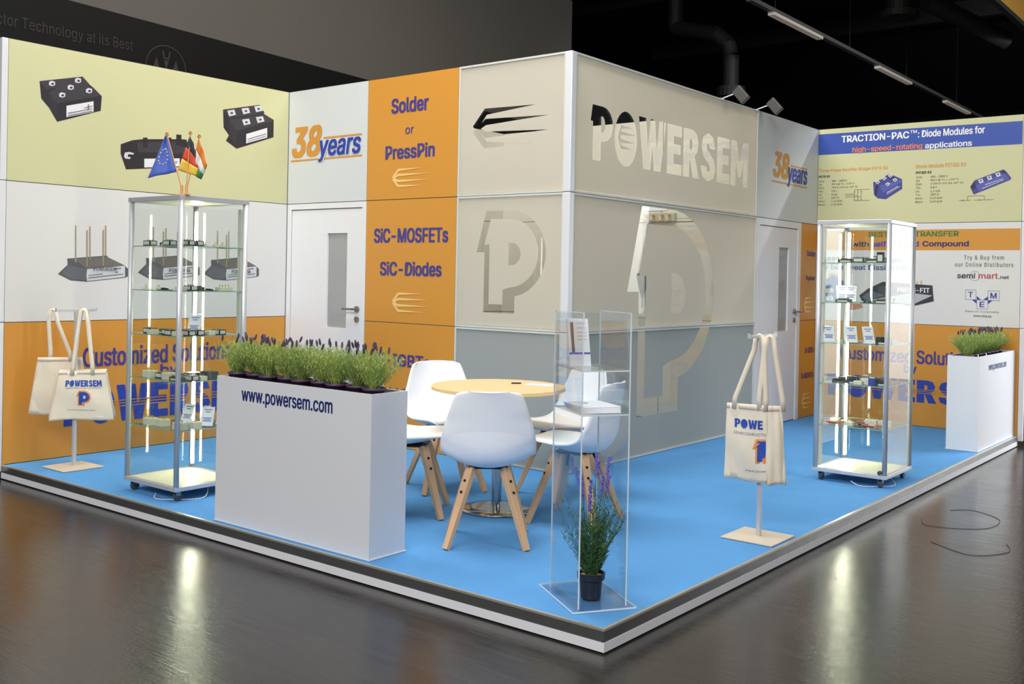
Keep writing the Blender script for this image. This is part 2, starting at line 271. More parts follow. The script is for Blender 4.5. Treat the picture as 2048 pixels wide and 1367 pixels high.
PR={"modA":[["b",[[0.224,2.725],[0.547,2.811],[0.6,2.762],[0.634,2.742],[0.702,2.689],[0.695,2.578],[0.359,2.451],[0.296,2.545],[0.238,2.603]]],["t",[[0.224,2.725],[0.547,2.811],[0.6,2.765],[0.588,2.746],[0.632,2.74],[0.697,2.692],[0.355,2.585],[0.294,2.653],[0.351,2.696],[0.273,2.675]]],["t2",[[0.294,2.653],[0.355,2.585],[0.359,2.459],[0.298,2.548]]],["w",[[0.427,2.577],[0.636,2.641],[0.638,2.561],[0.428,2.494]]],["s",[[0.293,2.729],[0.311,2.742],[0.338,2.738],[0.339,2.714],[0.318,2.703],[0.293,2.707]]],["s",[[0.488,2.783],[0.507,2.796],[0.535,2.793],[0.536,2.768],[0.515,2.756],[0.488,2.76]]],["s",[[0.432,2.723],[0.451,2.736],[0.479,2.732],[0.48,2.708],[0.459,2.697],[0.433,2.701]]],["s",[[0.574,2.72],[0.593,2.734],[0.622,2.73],[0.623,2.705],[0.601,2.694],[0.574,2.698]]],["s",[[0.369,2.657],[0.387,2.67],[0.415,2.666],[0.415,2.642],[0.394,2.631],[0.369,2.635]]],["b",[[0.31,2.723],[0.317,2.728],[0.328,2.727],[0.328,2.717],[0.32,2.713],[0.31,2.715]]],["b",[[0.506,2.777],[0.513,2.782],[0.525,2.781],[0.525,2.771],[0.517,2.767],[0.506,2.768]]],["b",[[0.45,2.717],[0.458,2.722],[0.469,2.721],[0.469,2.712],[0.461,2.707],[0.45,2.709]]],["b",[[0.592,2.715],[0.6,2.72],[0.612,2.718],[0.612,2.709],[0.603,2.704],[0.592,2.706]]],["b",[[0.386,2.651],[0.393,2.656],[0.405,2.655],[0.405,2.645],[0.396,2.641],[0.386,2.643]]],["k",[[0.437,2.526],[0.627,2.586],[0.627,2.582],[0.437,2.521]]],["k",[[0.438,2.509],[0.628,2.569],[0.628,2.564],[0.438,2.504]]],["k",[[0.561,2.582],[0.627,2.606],[0.627,2.601],[0.561,2.578]]],["k",[[0.59,2.61],[0.598,2.612],[0.598,2.571],[0.591,2.568]]]],"modB":[["b",[[0.863,2.345],[0.959,2.387],[1.044,2.405],[1.35,2.441],[1.457,2.429],[1.473,2.325],[1.432,2.227],[0.911,2.157],[0.864,2.272]]],["t",[[0.998,2.376],[1.442,2.436],[1.437,2.333],[1.013,2.3]]],["b",[[1.05,2.418],[1.09,2.423],[1.092,2.345],[1.052,2.34]]],["b",[[1.259,2.443],[1.301,2.448],[1.302,2.38],[1.261,2.376]]],["b",[[1.345,2.478],[1.392,2.481],[1.393,2.397],[1.347,2.392]]],["b",[[1.392,2.446],[1.442,2.448],[1.443,2.384],[1.393,2.391]]],["s",[[0.89,2.257],[0.899,2.286],[0.935,2.294],[0.974,2.289],[0.971,2.277],[0.928,2.276],[0.92,2.257],[0.948,2.253],[0.942,2.24],[0.903,2.239]]],["w",[[1.064,2.255],[1.379,2.29],[1.38,2.226],[1.065,2.186]]],["k",[[1.34,2.261],[1.354,2.263],[1.354,2.25],[1.34,2.249]]]],"modC":[["b",[[1.786,2.74],[2.16,2.833],[2.21,2.76],[2.314,2.723],[2.314,2.571],[1.929,2.428],[1.819,2.483],[1.849,2.532],[1.794,2.59]]],["t",[[1.786,2.74],[2.16,2.833],[2.214,2.77],[1.846,2.676]]],["t",[[1.846,2.661],[2.211,2.756],[2.314,2.716],[1.926,2.58]]],["t2",[[1.846,2.667],[1.926,2.578],[1.929,2.438],[1.857,2.514]]],["s",[[1.828,2.737],[1.898,2.755],[1.915,2.713],[1.847,2.691]]],["s",[[1.97,2.774],[2.043,2.792],[2.06,2.75],[1.99,2.727]]],["s",[[2.102,2.811],[2.176,2.83],[2.193,2.787],[2.122,2.764]]],["s",[[1.977,2.681],[2.05,2.698],[2.067,2.656],[1.997,2.634]]],["s",[[2.12,2.721],[2.195,2.739],[2.212,2.696],[2.14,2.673]]],["b",[[1.859,2.725],[1.868,2.73],[1.883,2.729],[1.884,2.72],[1.872,2.715],[1.859,2.716]]],["b",[[2.002,2.761],[2.012,2.767],[2.027,2.766],[2.028,2.756],[2.016,2.752],[2.002,2.753]]],["b",[[2.134,2.798],[2.145,2.804],[2.16,2.803],[2.161,2.793],[2.149,2.789],[2.135,2.79]]],["b",[[2.009,2.668],[2.019,2.673],[2.034,2.672],[2.034,2.663],[2.023,2.658],[2.009,2.659]]],["b",[[2.153,2.708],[2.163,2.713],[2.179,2.712],[2.179,2.703],[2.167,2.698],[2.153,2.699]]],["w",[[2.021,2.563],[2.241,2.644],[2.243,2.559],[2.022,2.483]]],["k",[[2.034,2.522],[2.231,2.594],[2.231,2.587],[2.034,2.515]]],["k",[[2.035,2.502],[2.231,2.574],[2.231,2.569],[2.035,2.497]]]],"modW":[["g",[[0.384,1.345],[0.457,1.414],[0.453,1.459],[0.763,1.49],[0.78,1.475],[0.913,1.419],[0.943,1.393],[0.944,1.334],[0.918,1.324],[0.61,1.29],[0.483,1.298]]],["gt",[[0.48,1.455],[0.763,1.482],[0.908,1.419],[0.609,1.386],[0.536,1.438]]],["gw",[[0.597,1.383],[0.917,1.416],[0.918,1.33],[0.609,1.295]]],["g2",[[0.411,1.345],[0.457,1.409],[0.609,1.386],[0.599,1.302],[0.49,1.304]]],["p",[[0.508,1.706],[0.518,1.706],[0.523,1.433],[0.513,1.433]]],["p",[[0.597,1.674],[0.607,1.674],[0.612,1.406],[0.602,1.406]]],["p",[[0.619,1.704],[0.629,1.704],[0.633,1.459],[0.624,1.459]]],["p",[[0.726,1.683],[0.736,1.683],[0.741,1.412],[0.731,1.412]]],["p",[[0.745,1.718],[0.755,1.718],[0.759,1.487],[0.749,1.487]]],["gt",[[0.618,1.322],[0.901,1.355],[0.901,1.349],[0.618,1.316]]],["gt",[[0.618,1.339],[0.732,1.353],[0.732,1.348],[0.618,1.335]]],["g",[[0.823,1.393],[0.883,1.399],[0.883,1.393],[0.823,1.387]]],["g",[[0.832,1.367],[0.858,1.371],[0.858,1.364],[0.832,1.361]]]],"blu1":[["B",[[-1.387,2.417],[-1.302,2.444],[-1.252,2.483],[-1.216,2.492],[-1.17,2.469],[-1.099,2.435],[-1.097,2.338],[-1.257,2.239],[-1.339,2.252],[-1.376,2.287]]],["B2",[[-1.358,2.39],[-1.332,2.383],[-1.35,2.275],[-1.371,2.302]]],["B3",[[-1.321,2.378],[-1.099,2.435],[-1.099,2.41],[-1.284,2.304]]],["B2",[[-1.251,2.462],[-1.17,2.464],[-1.215,2.44]]],["s",[[-1.369,2.42],[-1.341,2.436],[-1.314,2.419],[-1.342,2.395]]],["s",[[-1.302,2.453],[-1.275,2.47],[-1.249,2.452],[-1.276,2.429]]],["s",[[-1.242,2.476],[-1.214,2.493],[-1.188,2.475],[-1.216,2.452]]],["s",[[-1.265,2.395],[-1.238,2.411],[-1.212,2.394],[-1.239,2.37]]],["s",[[-1.195,2.433],[-1.168,2.449],[-1.142,2.432],[-1.169,2.409]]],["B2",[[-1.35,2.415],[-1.34,2.422],[-1.333,2.414],[-1.342,2.408]]],["B2",[[-1.284,2.448],[-1.274,2.455],[-1.267,2.448],[-1.276,2.441]]],["B2",[[-1.224,2.471],[-1.214,2.478],[-1.207,2.471],[-1.216,2.464]]],["B2",[[-1.247,2.39],[-1.237,2.397],[-1.231,2.39],[-1.24,2.383]]],["B2",[[-1.177,2.428],[-1.167,2.435],[-1.16,2.428],[-1.169,2.421]]],["s",[[-1.248,2.308],[-1.138,2.37],[-1.136,2.364],[-1.245,2.302]]],["s",[[-1.248,2.29],[-1.118,2.367],[-1.117,2.362],[-1.247,2.285]]]],"blu2":[["B",[[-0.46,2.333],[-0.422,2.393],[-0.168,2.486],[-0.145,2.467],[-0.099,2.404],[-0.106,2.385],[-0.427,2.258]]],["B2",[[-0.455,2.333],[-0.422,2.388],[-0.409,2.326],[-0.43,2.301]]],["B2",[[-0.187,2.469],[-0.166,2.478],[-0.14,2.451],[-0.163,2.437]]],["B3",[[-0.407,2.346],[-0.158,2.452],[-0.115,2.395],[-0.382,2.284]]],["s",[[-0.391,2.397],[-0.351,2.408],[-0.338,2.374],[-0.374,2.36]]],["s",[[-0.315,2.424],[-0.275,2.435],[-0.263,2.401],[-0.298,2.388]]],["s",[[-0.24,2.451],[-0.201,2.462],[-0.188,2.428],[-0.223,2.415]]],["B2",[[-0.374,2.389],[-0.365,2.397],[-0.355,2.388],[-0.364,2.379]]],["B2",[[-0.299,2.416],[-0.289,2.425],[-0.28,2.415],[-0.289,2.406]]],["B2",[[-0.224,2.443],[-0.214,2.451],[-0.205,2.442],[-0.214,2.433]]],["s",[[-0.326,2.351],[-0.167,2.402],[-0.167,2.397],[-0.325,2.344]]],["s",[[-0.354,2.316],[-0.164,2.39],[-0.164,2.385],[-0.351,2.31]]]],"press":[["d",[[-1.504,1.267],[-1.419,1.337],[-1.268,1.412],[-0.787,1.384],[-0.771,1.229],[-0.975,1.173],[-1.197,1.204],[-1.477,1.213]]],["d2",[[-1.486,1.25],[-1.385,1.321],[-1.249,1.274],[-1.417,1.218]]],["dl",[[-1.417,1.221],[-0.986,1.306],[-0.785,1.286],[-0.975,1.189],[-1.197,1.211]]],["o",[[-0.9,1.429],[-0.888,1.429],[-0.888,1.396],[-0.899,1.395]]],["o",[[-0.94,1.421],[-0.93,1.421],[-0.929,1.395],[-0.939,1.395]]],["o",[[-0.98,1.42],[-0.972,1.421],[-0.971,1.397],[-0.98,1.397]]]],"pack":[["o2",[[-1.825,1.483],[-1.794,1.491],[-1.747,1.48],[-1.676,1.409],[-1.669,1.421],[-1.615,1.403],[-1.59,1.313],[-1.572,1.186],[-1.614,1.177],[-1.821,1.307]]],["o2",[[-1.652,1.183],[-1.482,1.189],[-1.462,1.144],[-1.556,1.117],[-1.601,1.125]]],["B4",[[-1.924,1.359],[-1.878,1.428],[-1.816,1.445],[-1.793,1.472],[-1.739,1.446],[-1.653,1.398],[-1.622,1.365],[-1.621,1.312],[-1.674,1.318],[-1.741,1.196],[-1.873,1.192],[-1.91,1.252]]],["o2",[[-1.939,1.393],[-1.909,1.397],[-1.901,1.367],[-1.924,1.351]]]]}
# ------------------------------------------------------------------ hall
def floor_mat():
    m=bpy.data.materials.new('hall_floor'); m.use_nodes=True; nt=m.node_tree; N=nt.nodes; L=nt.links; p=N['Principled BSDF']
    tc=N.new('ShaderNodeTexCoord')
    def noise(s,d=5,st=None,dist=0):
        n=N.new('ShaderNodeTexNoise'); n.inputs['Scale'].default_value=s; n.inputs['Detail'].default_value=d; n.inputs['Distortion'].default_value=dist
        if st:
            mp=N.new('ShaderNodeMapping'); mp.inputs['Scale'].default_value=st; mp.inputs['Rotation'].default_value=(0,0,R(35)); L.new(tc.outputs['Object'],mp.inputs[0]); L.new(mp.outputs[0],n.inputs['Vector'])
        else: L.new(tc.outputs['Object'],n.inputs['Vector'])
        return n
    a=noise(1.1,6); b=noise(5,8,(1,7,1)); c=noise(60,3); s=noise(3,10,(1,40,1),1.5)
    cr=N.new('ShaderNodeValToRGB'); cr.color_ramp.elements[0].color=rgb(36,33,31); cr.color_ramp.elements[1].color=rgb(60,56,52); cr.color_ramp.elements[0].position=.3; cr.color_ramp.elements[1].position=.75
    mm=N.new('ShaderNodeMath'); mm.operation='ADD'; m2=N.new('ShaderNodeMath'); m2.operation='MULTIPLY'; m2.inputs[1].default_value=.5
    L.new(a.outputs[0],mm.inputs[0]); L.new(b.outputs[0],mm.inputs[1]); L.new(mm.outputs[0],m2.inputs[0]); L.new(m2.outputs[0],cr.inputs[0]); L.new(cr.outputs[0],p.inputs['Base Color'])
    mr=N.new('ShaderNodeMapRange'); mr.inputs[1].default_value=.3; mr.inputs[2].default_value=.7; mr.inputs[3].default_value=.12; mr.inputs[4].default_value=.27; L.new(m2.outputs[0],mr.inputs[0]); L.new(mr.outputs[0],p.inputs['Roughness'])
    ad=N.new('ShaderNodeMath'); ad.operation='ADD'; L.new(c.outputs[0],ad.inputs[0]); L.new(s.outputs[0],ad.inputs[1])
    bp=N.new('ShaderNodeBump'); bp.inputs['Strength'].default_value=.16; bp.inputs['Distance'].default_value=.003; L.new(ad.outputs[0],bp.inputs['Height']); L.new(bp.outputs[0],p.inputs['Normal'])
    p.inputs['Specular IOR Level'].default_value=.6
    return m
ZF=-.098
o=MB().box((-30,-14,ZF-.1),(16,48,ZF)).build('floor',floor_mat()); o['kind']='structure'
dark=pm('hall_dark',(9,9,10),.9); dark2=pm('hall_steel',(30,30,31),.6)
o=MB().box((-30,-14,9.5),(16,48,9.7)).build('ceiling',dark); o['kind']='structure'
for nm,a,b in (('wall_hall_back',(-30,48,ZF),(16,48.2,9.7)),('wall_hall_left',(-30.2,-14,ZF),(-30,48,9.7))):
    o=MB().box(a,b).build(nm,dark); o['kind']='structure'
# neighbour's tall wall behind the stand
nb=thing('neighbour_wall','tall grey fabric wall with a black printed band, behind the stand','wall')
fab=pm('grey_fabric',(86,83,78),.85,var=.10,scale=.5,stretch=(1,1,.05)); blk=pm('black_fascia',(9,9,10),.6,spec=.2)
MB().box((-7.3,-3,ZF),(-7.02,9.6,5.69)).build('fabric_panel',fab,nb)
m=MB(); m.v=[(-7.02,-3,ZF),(-6.98,-3,ZF),(-6.98,9.6,ZF),(-7.02,9.6,ZF),(-7.02,-3,4.02),(-6.98,-3,4.02),(-6.98,9.6,3.62),(-7.02,9.6,3.62)]
m.f=[(0,3,2,1),(4,5,6,7),(0,1,5,4),(1,2,6,5),(2,3,7,6),(3,0,4,7)]; m.build('black_band',blk,nb)
m=MB(); v,f,_=text_raw('Reactor Technology at its Best',.0,0)
m.add([(-6.975,.62+1.5*a,3.50+.13*b) for a,b in v],f); m.build('lettering',pm('fascia_print',(34,34,36),.6),nb,label='faint grey lettering')
m=MB()
for r0,r1 in ((.22,.232),):
    n=40
    for i in range(n):
        a,b=2*math.pi*i/n,2*math.pi*(i+1)/n
        m.add([(-6.975,2.49+r*math.cos(t),3.42+r*math.sin(t)) for r,t in((r0,a),(r1,a),(r1,b),(r0,b))],[(0,1,2,3)])
def np_(pts): 
    v,t=fill2d([pts]); m.add([(-6.975,2.49+a,3.42+b) for a,b in v],t)
np_([(-.05,.17),(-.03,.17),(-.02,.11),(.02,.11),(.03,.17),(.05,.17),(.03,.09),(-.03,.09)])
np_([(-.16,-.05),(-.11,.10),(-.06,-.05)]); np_([(.06,-.05),(.11,.10),(.16,-.05)]); np_([(-.03,.08),(.03,.08),(0,-.02)])
m.build('round_emblem',MATS['fascia_print'],nb)
# ceiling things of the hall
lt=thing('light_track','long ceiling light track with short glowing tubes above the far wall','light',(-5.2,12,5.95))
MB().box((-.05,0,0),(.05,16,.07)).build('rail',pm('rail_grey',(96,94,92),.5),lt)
tub=pm('tube_light',(200,190,180),.5,emit=((255,238,225),.10))
for y in (.85,6.1,11.0): MB().box((-.06,y,-.05),(.06,y+2.15,.0)).build('tube',tub,lt)
for y in (1,4.5,8,12): MB().cyl((0,y,.07),(0,y,3.55),.006,n=6).build('hanger_wire',dark2,lt)
dk=thing('ventilation_duct','dark round ventilation duct with an elbow hanging from the black ceiling','duct',(-7.5,16,5.3))
MB().cyl((0,0,.75),(0,0,.1),.17,n=20).cyl((0,0,.1),(0,0,-.1),.3,n=20).build('drop_pipe',pm('duct_steel',(40,39,38),.6,.3),dk)
MB().tube([(-1.5,.3,4.3),(-1.5,.3,1.6),(-.35,0,1.25),(-.08,0,1.02),(0,0,.75)],.16,16).build('elbow',MATS['duct_steel'],dk)
dk=thing('ceiling_fan_housing','dark round vent housing under the ceiling near the right top','vent',(-4.1,16,6.35))
MB().cyl((0,0,.6),(0,0,.12),.24,n=20).build('pipe',MATS['duct_steel'],dk); MB().cyl((0,0,.12),(0,0,0),.36,n=24).build('disc',MATS['duct_steel'],dk)
dk=thing('roof_pipe','thick dark air pipe slanting under the ceiling','duct',(-3.6,16,6.6))
MB().cyl((0,0,0),(1,1.6,-.55),.17,n=20).build('pipe_section',MATS['duct_steel'],dk)
hb=thing('hanging_banner','ochre banner in a dark frame hanging at the top right corner','banner',(-2.06,9,6))
MB().box((-.02,0,.06),(.02,10,2)).build('cloth',pm('ochre',(150,108,30),.8),hb); MB().box((-.05,0,-.02),(.05,10,.06)).build('frame_bar',dark2,hb)
for i,(y,z) in enumerate(((11,8.4),(15,8.5),(20,8.7),(27,8.9))):
    o=MB().box((-16,y,z),(6,y+.3,z+.5)).build('trim_%d'%(i+1),pm('beam',(22,22,23),.7)); o['kind']='structure'
# ------------------------------------------------------------------ podium
pod=struct('podium','raised stand floor with blue carpet')
carpet=pm('blue_carpet',(96,158,216),.95,var=.06,scale=5,bump=.6,bscale=400,spec=.1)
MB().box((XL,.012,-.02),(-.012,YR,-.002)).build('carpet',carpet,pod)
edge=pm('edge_trim',(205,200,186),.3,.6)
m=MB().box((XL,0,-.008),(0,.014,.0015)).box((-.014,.014,-.008),(0,YR,.0015)); m.build('edge_strip',edge,pod)
m=MB().box((XL,0,-.052),(0,.02,-.008)).box((-.02,.02,-.052),(0,YR,-.008)); m.build('side_profile',alud,pod)
m=MB().box((XL,-.003,-.09),(0.003,.02,-.052)).box((-.02,.02,-.09),(.003,YR,-.052)); m.build('skirting',pm('skirt_white',(232,232,238),.5),pod)
MB().box((XL,.02,-.09),(-.02,YR,-.02)).build('deck',dark2,pod)
for x,y in ((-.03,.05),(-1.5,.06),(-3,.06),(-4.6,.06),(-.06,2),(-.06,4),(-.06,6.2)):
    MB().cyl((x,y,ZF),(x,y,-.088),.022,n=12).build('foot',dark2,pod)
# ------------------------------------------------------------------ walls
g=.003
def panel(par,wall,u0,u1,v0,v1,mat,th=.03,name='panel'):
    m=MB()
    if wall in('L','G'):
        X=XL if wall=='L' else XG; m.box((X-th,u0+g,v0+g),(X,u1-g,v1-g))
    else:
        Y=YD if wall=='D' else YR; m.box((u0+g,Y,v0+g),(u1-g,Y+th,v1-g))
    return m.build(name,mat,par)
def backing(par,wall,u0,u1,v0=0,v1=H3):
    m=MB()
    for z in (0,H1,H2,H3-.02):
        if z<v0-.01: continue
        a=max(v0,z-.012); b=min(v1,z+.02)
        if wall in('L','G'): X=XL if wall=='L' else XG; m.box((X-.04,u0,a),(X-.004,u1,b))
        else: Y=YD if wall=='D' else YR; m.box((u0,Y+.004,a),(u1,Y+.04,b))
    m.build('rail',seam,par)
wl=struct('wall_left'); 
pg=panel(wl,'L',0,YD,H2,H3,green); pw=panel(wl,'L',0,YD,H1,H2,white); po=panel(wl,'L',0,YD,0,H1,orange)
backing(wl,'L',0,YD)
for z in ((ZF+.05,H1),(H1,H2),(H2,H3)): MB().box((XL-.035,-.045,z[0]+.002),(XL+.004,0,z[1]-.002)).build('end_post',aluw,wl,bevel=.004)
MB().box((XL-.03,YD-.006,0),(XL+.003,YD,H3)).build('corner_seam',seam,wl)
def prints(name,key,wall,par,k0=1,off=(0,0),label=None,scale=1):
    byc={}
    for i,(c,pts) in enumerate(PR[key]): byc.setdefault(c,[]).append((i,pts))
    # one printed picture = one part; its colours are material slots
    mb=MB(); cols=list(byc); mi=[]
    for i,(c,pts) in enumerate(PR[key]):
        n0=len(mb.f); poly(mb,wall,[[(a+off[0],b+off[1]) for a,b in pts]],k0+i*.35); mi+= [cols.index(c)]*(len(mb.f)-n0)
    me=bpy.data.meshes.new(name); me.from_pydata(mb.v,[],mb.f)
    for c in cols: me.materials.append(PC[c])
    for p,i in zip(me.polygons,mi): p.material_index=i
    return mobj(name,me,par,label=label)
prints('printed_module','modA','L',wl,label='large black square module with five screws')
prints('printed_module','modB','L',wl,label='long black module with upright pins')
prints('printed_module','modC','L',wl,label='black module with five metal terminals')
for dx in (0,.642,1.24):
    prints('printed_module','modW','L',wl,off=(dx,.02 if dx else 0),label='grey module with tall pins')
    text(MB(),'L','POWERSEM',(.673+dx-.02,1.375,.86+dx-.02,1.405),.03,k=14).build('print_text',PC['g'],wl)
m=MB(); text(m,'L','Customized Solutions',(.586,.650,1.905,.800),.035); text(m,'L','by',(1.238,.523,1.40,.640),.035); m.build('lettering',violet,wl)
def stripes(par,wall,rect,mat,fr=(.28,.36,.44),k=6,th=.011):
    x0,y0,x1,y1=rect; m=MB()
    for f_ in fr: poly(m,wall,[[(x0,y0+(y1-y0)*f_),(x1,y0+(y1-y0)*f_),(x1,y0+(y1-y0)*(f_+th*2)),(x0,y0+(y1-y0)*(f_+th*2))]],k)
    m.build('lettering_stripe',mat,par)
def biglogo(par,wall,rect):
    m=MB()
    for ch,o_,h in logotype('POWERSEM',rect): poly(m,wall,[o_]+h,3)
    m.build('company_name',blue,par)
    w_=rect[2]-rect[0]; stripes(par,wall,(rect[0]+w_*.13,rect[1],rect[2],rect[3]),orange,(.40,.48,.56))
biglogo(wl,'L',(.428,.224,2.13,.50))
# door wall
wd=struct('wall_back')
panel(wd,'D',XL,-4.023,H2,H3,coolw)
for a,b in ((0,H1),(H1,H2),(H2,H3)): panel(wd,'D',-4.023,-3.023,a,b,orange)
backing(wd,'D',XL,-3.023,H2); backing(wd,'D',-4.023,-3.023,0)
m=MB(); text(m,'D','Solder',(-3.75,2.689,-3.337,2.811),.05); text(m,'D','or',(-3.587,2.515,-3.494,2.568),.02); text(m,'D','PressPin',(-3.809,2.320,-3.263,2.434),.05)
text(m,'D','SiC-MOSFETs',(-3.925,1.645,-3.104,1.765),.05); text(m,'D','SiC-Diodes',(-3.848,1.379,-3.166,1.493),.05)
text(m,'D','Si-IGBTs',(-3.90,.650,-3.27,.752),.05); text(m,'D','Si-MOSFETs',(-3.93,.372,-3.10,.475),.05); m.build('lettering',violet,wd)
cream=pm('print_cream',(238,196,120),.5)
for r in ((-3.728,2.092,-3.312,2.242),(-3.702,1.087,-3.292,1.245)): poly(MB(),'D',[comb(r)],3).build('printed_emblem',cream,wd)
def years(par,wall,a,b,c,d):
    m=MB(); text(m,wall,'38',a,.07,.22); m.build('anniversary_number',orange,par)
    m=MB(); text(m,wall,'years',b,.085,.18,k=5); m.build('halo',white,par)
    m=MB(); text(m,wall,'years',b,.045,.18,k=7); m.build('lettering',blue,par)
    m=MB()
    for r in (c,d): poly(m,wall,[[(r[0],r[1]),(r[2],r[1]),(r[2],r[3]),(r[0],r[3])]],2)
    m.build('underline_bar',orange,par)
years(wd,'D',(-4.985,2.40,-4.59,2.672),(-4.63,2.348,-4.096,2.535),(-4.57,2.545,-4.091,2.56),(-5.0,2.368,-4.086,2.382))
# glass wall side
wr=struct('wall_right')
panel(wr,'G',5.526,YR,H2,H3,coolw)
for a,b in ((0,H1),(H1,H2)): panel(wr,'G',6.572,YR,a,b,orange)
backing(wr,'G',5.526,YR,H2); backing(wr,'G',6.572,YR,0)
years(wr,'G',(5.86,2.40,6.24,2.655),(6.19,2.335,6.68,2.528),(6.27,2.54,6.69,2.553),(5.83,2.352,6.687,2.366))
m=MB(); text(m,'G','Solder',(6.72,1.66,6.95,1.72),.03); text(m,'G','Thyristor',(6.70,1.40,6.95,1.46),.03); text(m,'G','Si-IGBTs',(6.72,.66,6.95,.72),.03); text(m,'G','Si-MOSFETs',(6.64,.40,6.95,.46),.03); m.build('lettering',violet,wr)
for r in ((6.66,1.08,6.93,1.24),(6.66,.09,6.93,.25)): poly(MB(),'G',[comb(r,COMBF)],3).build('printed_emblem',cream,wr)
# far wall
wf=struct('wall_far')
for a,b,mt in ((0,H1,orange),(H1,H2,white),(H2,H3,green)): panel(wf,'R',XG,0,a,b,mt)
backing(wf,'R',XG,0)
for z in ((ZF+.05,H1),(H1,H2),(H2,H3)): MB().box((0,YR-.004,z[0]+.002),(.045,YR+.035,z[1]-.002)).build('end_post',aluw,wf,bevel=.004)
m=MB(); poly(m,'R',[[(XG+.002,2.724),(-.01,2.713),(-.01,2.928),(XG+.002,2.940)]],1); m.build('printed_band',pm('band_blue',(44,76,165),.45),wf,label='blue headline band')
m=MB(); poly(m,'R',[[(XG+.002,1.728),(-.01,1.728),(-.01,1.931),(XG+.002,1.931)]],1); m.build('printed_band',orange,wf,label='orange headline band')
wp=pm('print_white',(240,240,240),.5)
m=MB(); text(m,'R','TRACTION-PAC',(-1.722,2.838,-1.04,2.908),.05); text(m,'R','TM',(-1.03,2.885,-.965,2.915),.03); text(m,'R',': Diode Modules for',(-.955,2.838,-.337,2.91),.035); text(m,'R','applications',(-.885,2.712,-.451,2.782),.035); m.build('lettering',wp,wf)
text(MB(),'R','high-speed-rotating',(-1.605,2.715,-.91,2.785),.035).build('lettering',pm('print_salmon',(226,128,84),.5),wf)
text(MB(),'R','Three Phase Rectifier Bridge PSTD 82',(-1.955,2.535,-1.241,2.575),.02).build('lettering',pm('print_ochre',(218,160,84),.5),wf)
text(MB(),'R','Diode Module PSTKD 82',(-.968,2.535,-.501,2.572),.02).build('lettering',MATS['print_ochre'],wf)
small=pm('print_olive',(110,110,84),.5)
m=MB(); text(m,'R','PSTD 82',(-1.955,2.485,-1.836,2.508),.05); text(m,'R','PSTKD 82',(-.966,2.480,-.819,2.504),.05); m.build('lettering',pblack,wf)
m=MB(); zs=[2.447,2.412,2.378,2.343,2.306,2.272,2.237,2.203]
LC=('Vrrm','Id','Ifsm','Vto','rt','Tvj','Rthjc','Rthch')
for cx,vals,wds in ((-1.955,('800 - 1800 V','88 A @ Tc = 110\u00b0 C','750 A (10 ms, 45\u00b0 C)','0.8 V','8 m\u03a9','150\u00b0 C','1.10 K/W','1.50 K/W'),(.16,.24,.27,.06,.06,.08,.115,.115)),(-.966,('600 - 1800 V','88 A @ Tc = 110\u00b0 C','1150 A (10 ms, 45\u00b0 C)','0.8 V','1.7 m\u03a9','150\u00b0 C','0.20 K/W','0.50 K/W'),(.16,.26,.30,.06,.09,.08,.115,.115))):
    for z,l,v_,w_ in zip(zs,LC,vals,wds):
        text(m,'R',l,(cx,z-.010,cx+.012*len(l)+.01,z+.010),.01); text(m,'R',v_,(cx+.14,z-.010,cx+.14+w_,z+.010),.02)
m.build('lettering',small,wf)
m=MB()
def ln(x0,z0,x1,z1,t=.0035,k=3):
    d=Vector((x1-x0,z1-z0)); n=Vector((-d.y,d.x)).normalized()*t/2; poly(m,'R',[[(x0-n.x,z0-n.y),(x1-n.x,z1-n.y),(x1+n.x,z1+n.y),(x0+n.x,z0+n.y)]],k)
for x in (-1.575,-1.54,-1.505):
    ln(x,2.345,x,2.235); 
    for z in (2.33,2.25): poly(m,'R',[[(x-.007,z-.008),(x+.007,z-.008),(x,z+.01)]],4)
ln(-1.575,2.347,-1.42,2.347); ln(-1.575,2.235,-1.42,2.235)
for i,z in enumerate((2.305,2.29,2.275)): ln(-1.67,z,-1.575+.035*i,z)
ln(-.56,2.205,-.45,2.205); ln(-.48,2.205,-.48,2.245); ln(-.48,2.245,-.33,2.245); ln(-.33,2.245,-.33,2.205); ln(-.42,2.205,-.25,2.205)
for x in (-.52,-.37): poly(m,'R',[[(x-.01,2.198),(x-.01,2.214),(x+.008,2.206)]],4)
m.build('printed_circuit_diagram',small,wf)
prints('printed_module','blu1','R',wf,label='blue block module with five terminals'); prints('printed_module','blu2','R',wf,label='slim blue module with three terminals')
text(MB(),'R','BEST HEAT TRANSFER',(-1.418,1.862,-.553,1.915),.05).build('lettering',pm('print_green',(42,120,62),.5),wf)
m=MB(); text(m,'R','with',(-1.59,1.764,-1.416,1.818),.05); text(m,'R','Compound',(-.89,1.752,-.46,1.818),.05); m.build('lettering',navy,wf)
text(MB(),'R','self-coated',(-1.385,1.764,-.924,1.820),.05).build('lettering',pm('print_bright_blue',(48,60,190),.5),wf)
m=MB(); text(m,'R','Phase Change Coating',(-1.941,1.606,-1.10,1.671),.04); text(m,'R','for best Heat Dissipation',(-1.939,1.515,-1.01,1.582),.04); m.build('lettering',pm('print_slate',(84,96,150),.5),wf)
prints('printed_module','press','R',wf,label='black press-fit module with grey underside')
text(MB(),'R','PRESS-FIT',(-1.12,1.312,-.81,1.358),.04,k=10).build('lettering',wp,wf)
prints('printed_figure','pack','R',wf,label='blue compound pack')
m=MB(); text(m,'R','Therm',(-1.912,1.288,-1.77,1.345),.05,k=9); text(m,'R','Pack',(-1.883,1.207,-1.767,1.262),.05,k=9); m.build('lettering',wp,wf)
m=MB(); text(m,'R','Try & Buy from',(-.501,1.628,-.147,1.680),.02,space=1.2); text(m,'R','our Online Distibutors',(-.582,1.570,-.064,1.612),.02,space=1.2); m.build('lettering',pm('print_sage',(120,134,110),.5),wf)
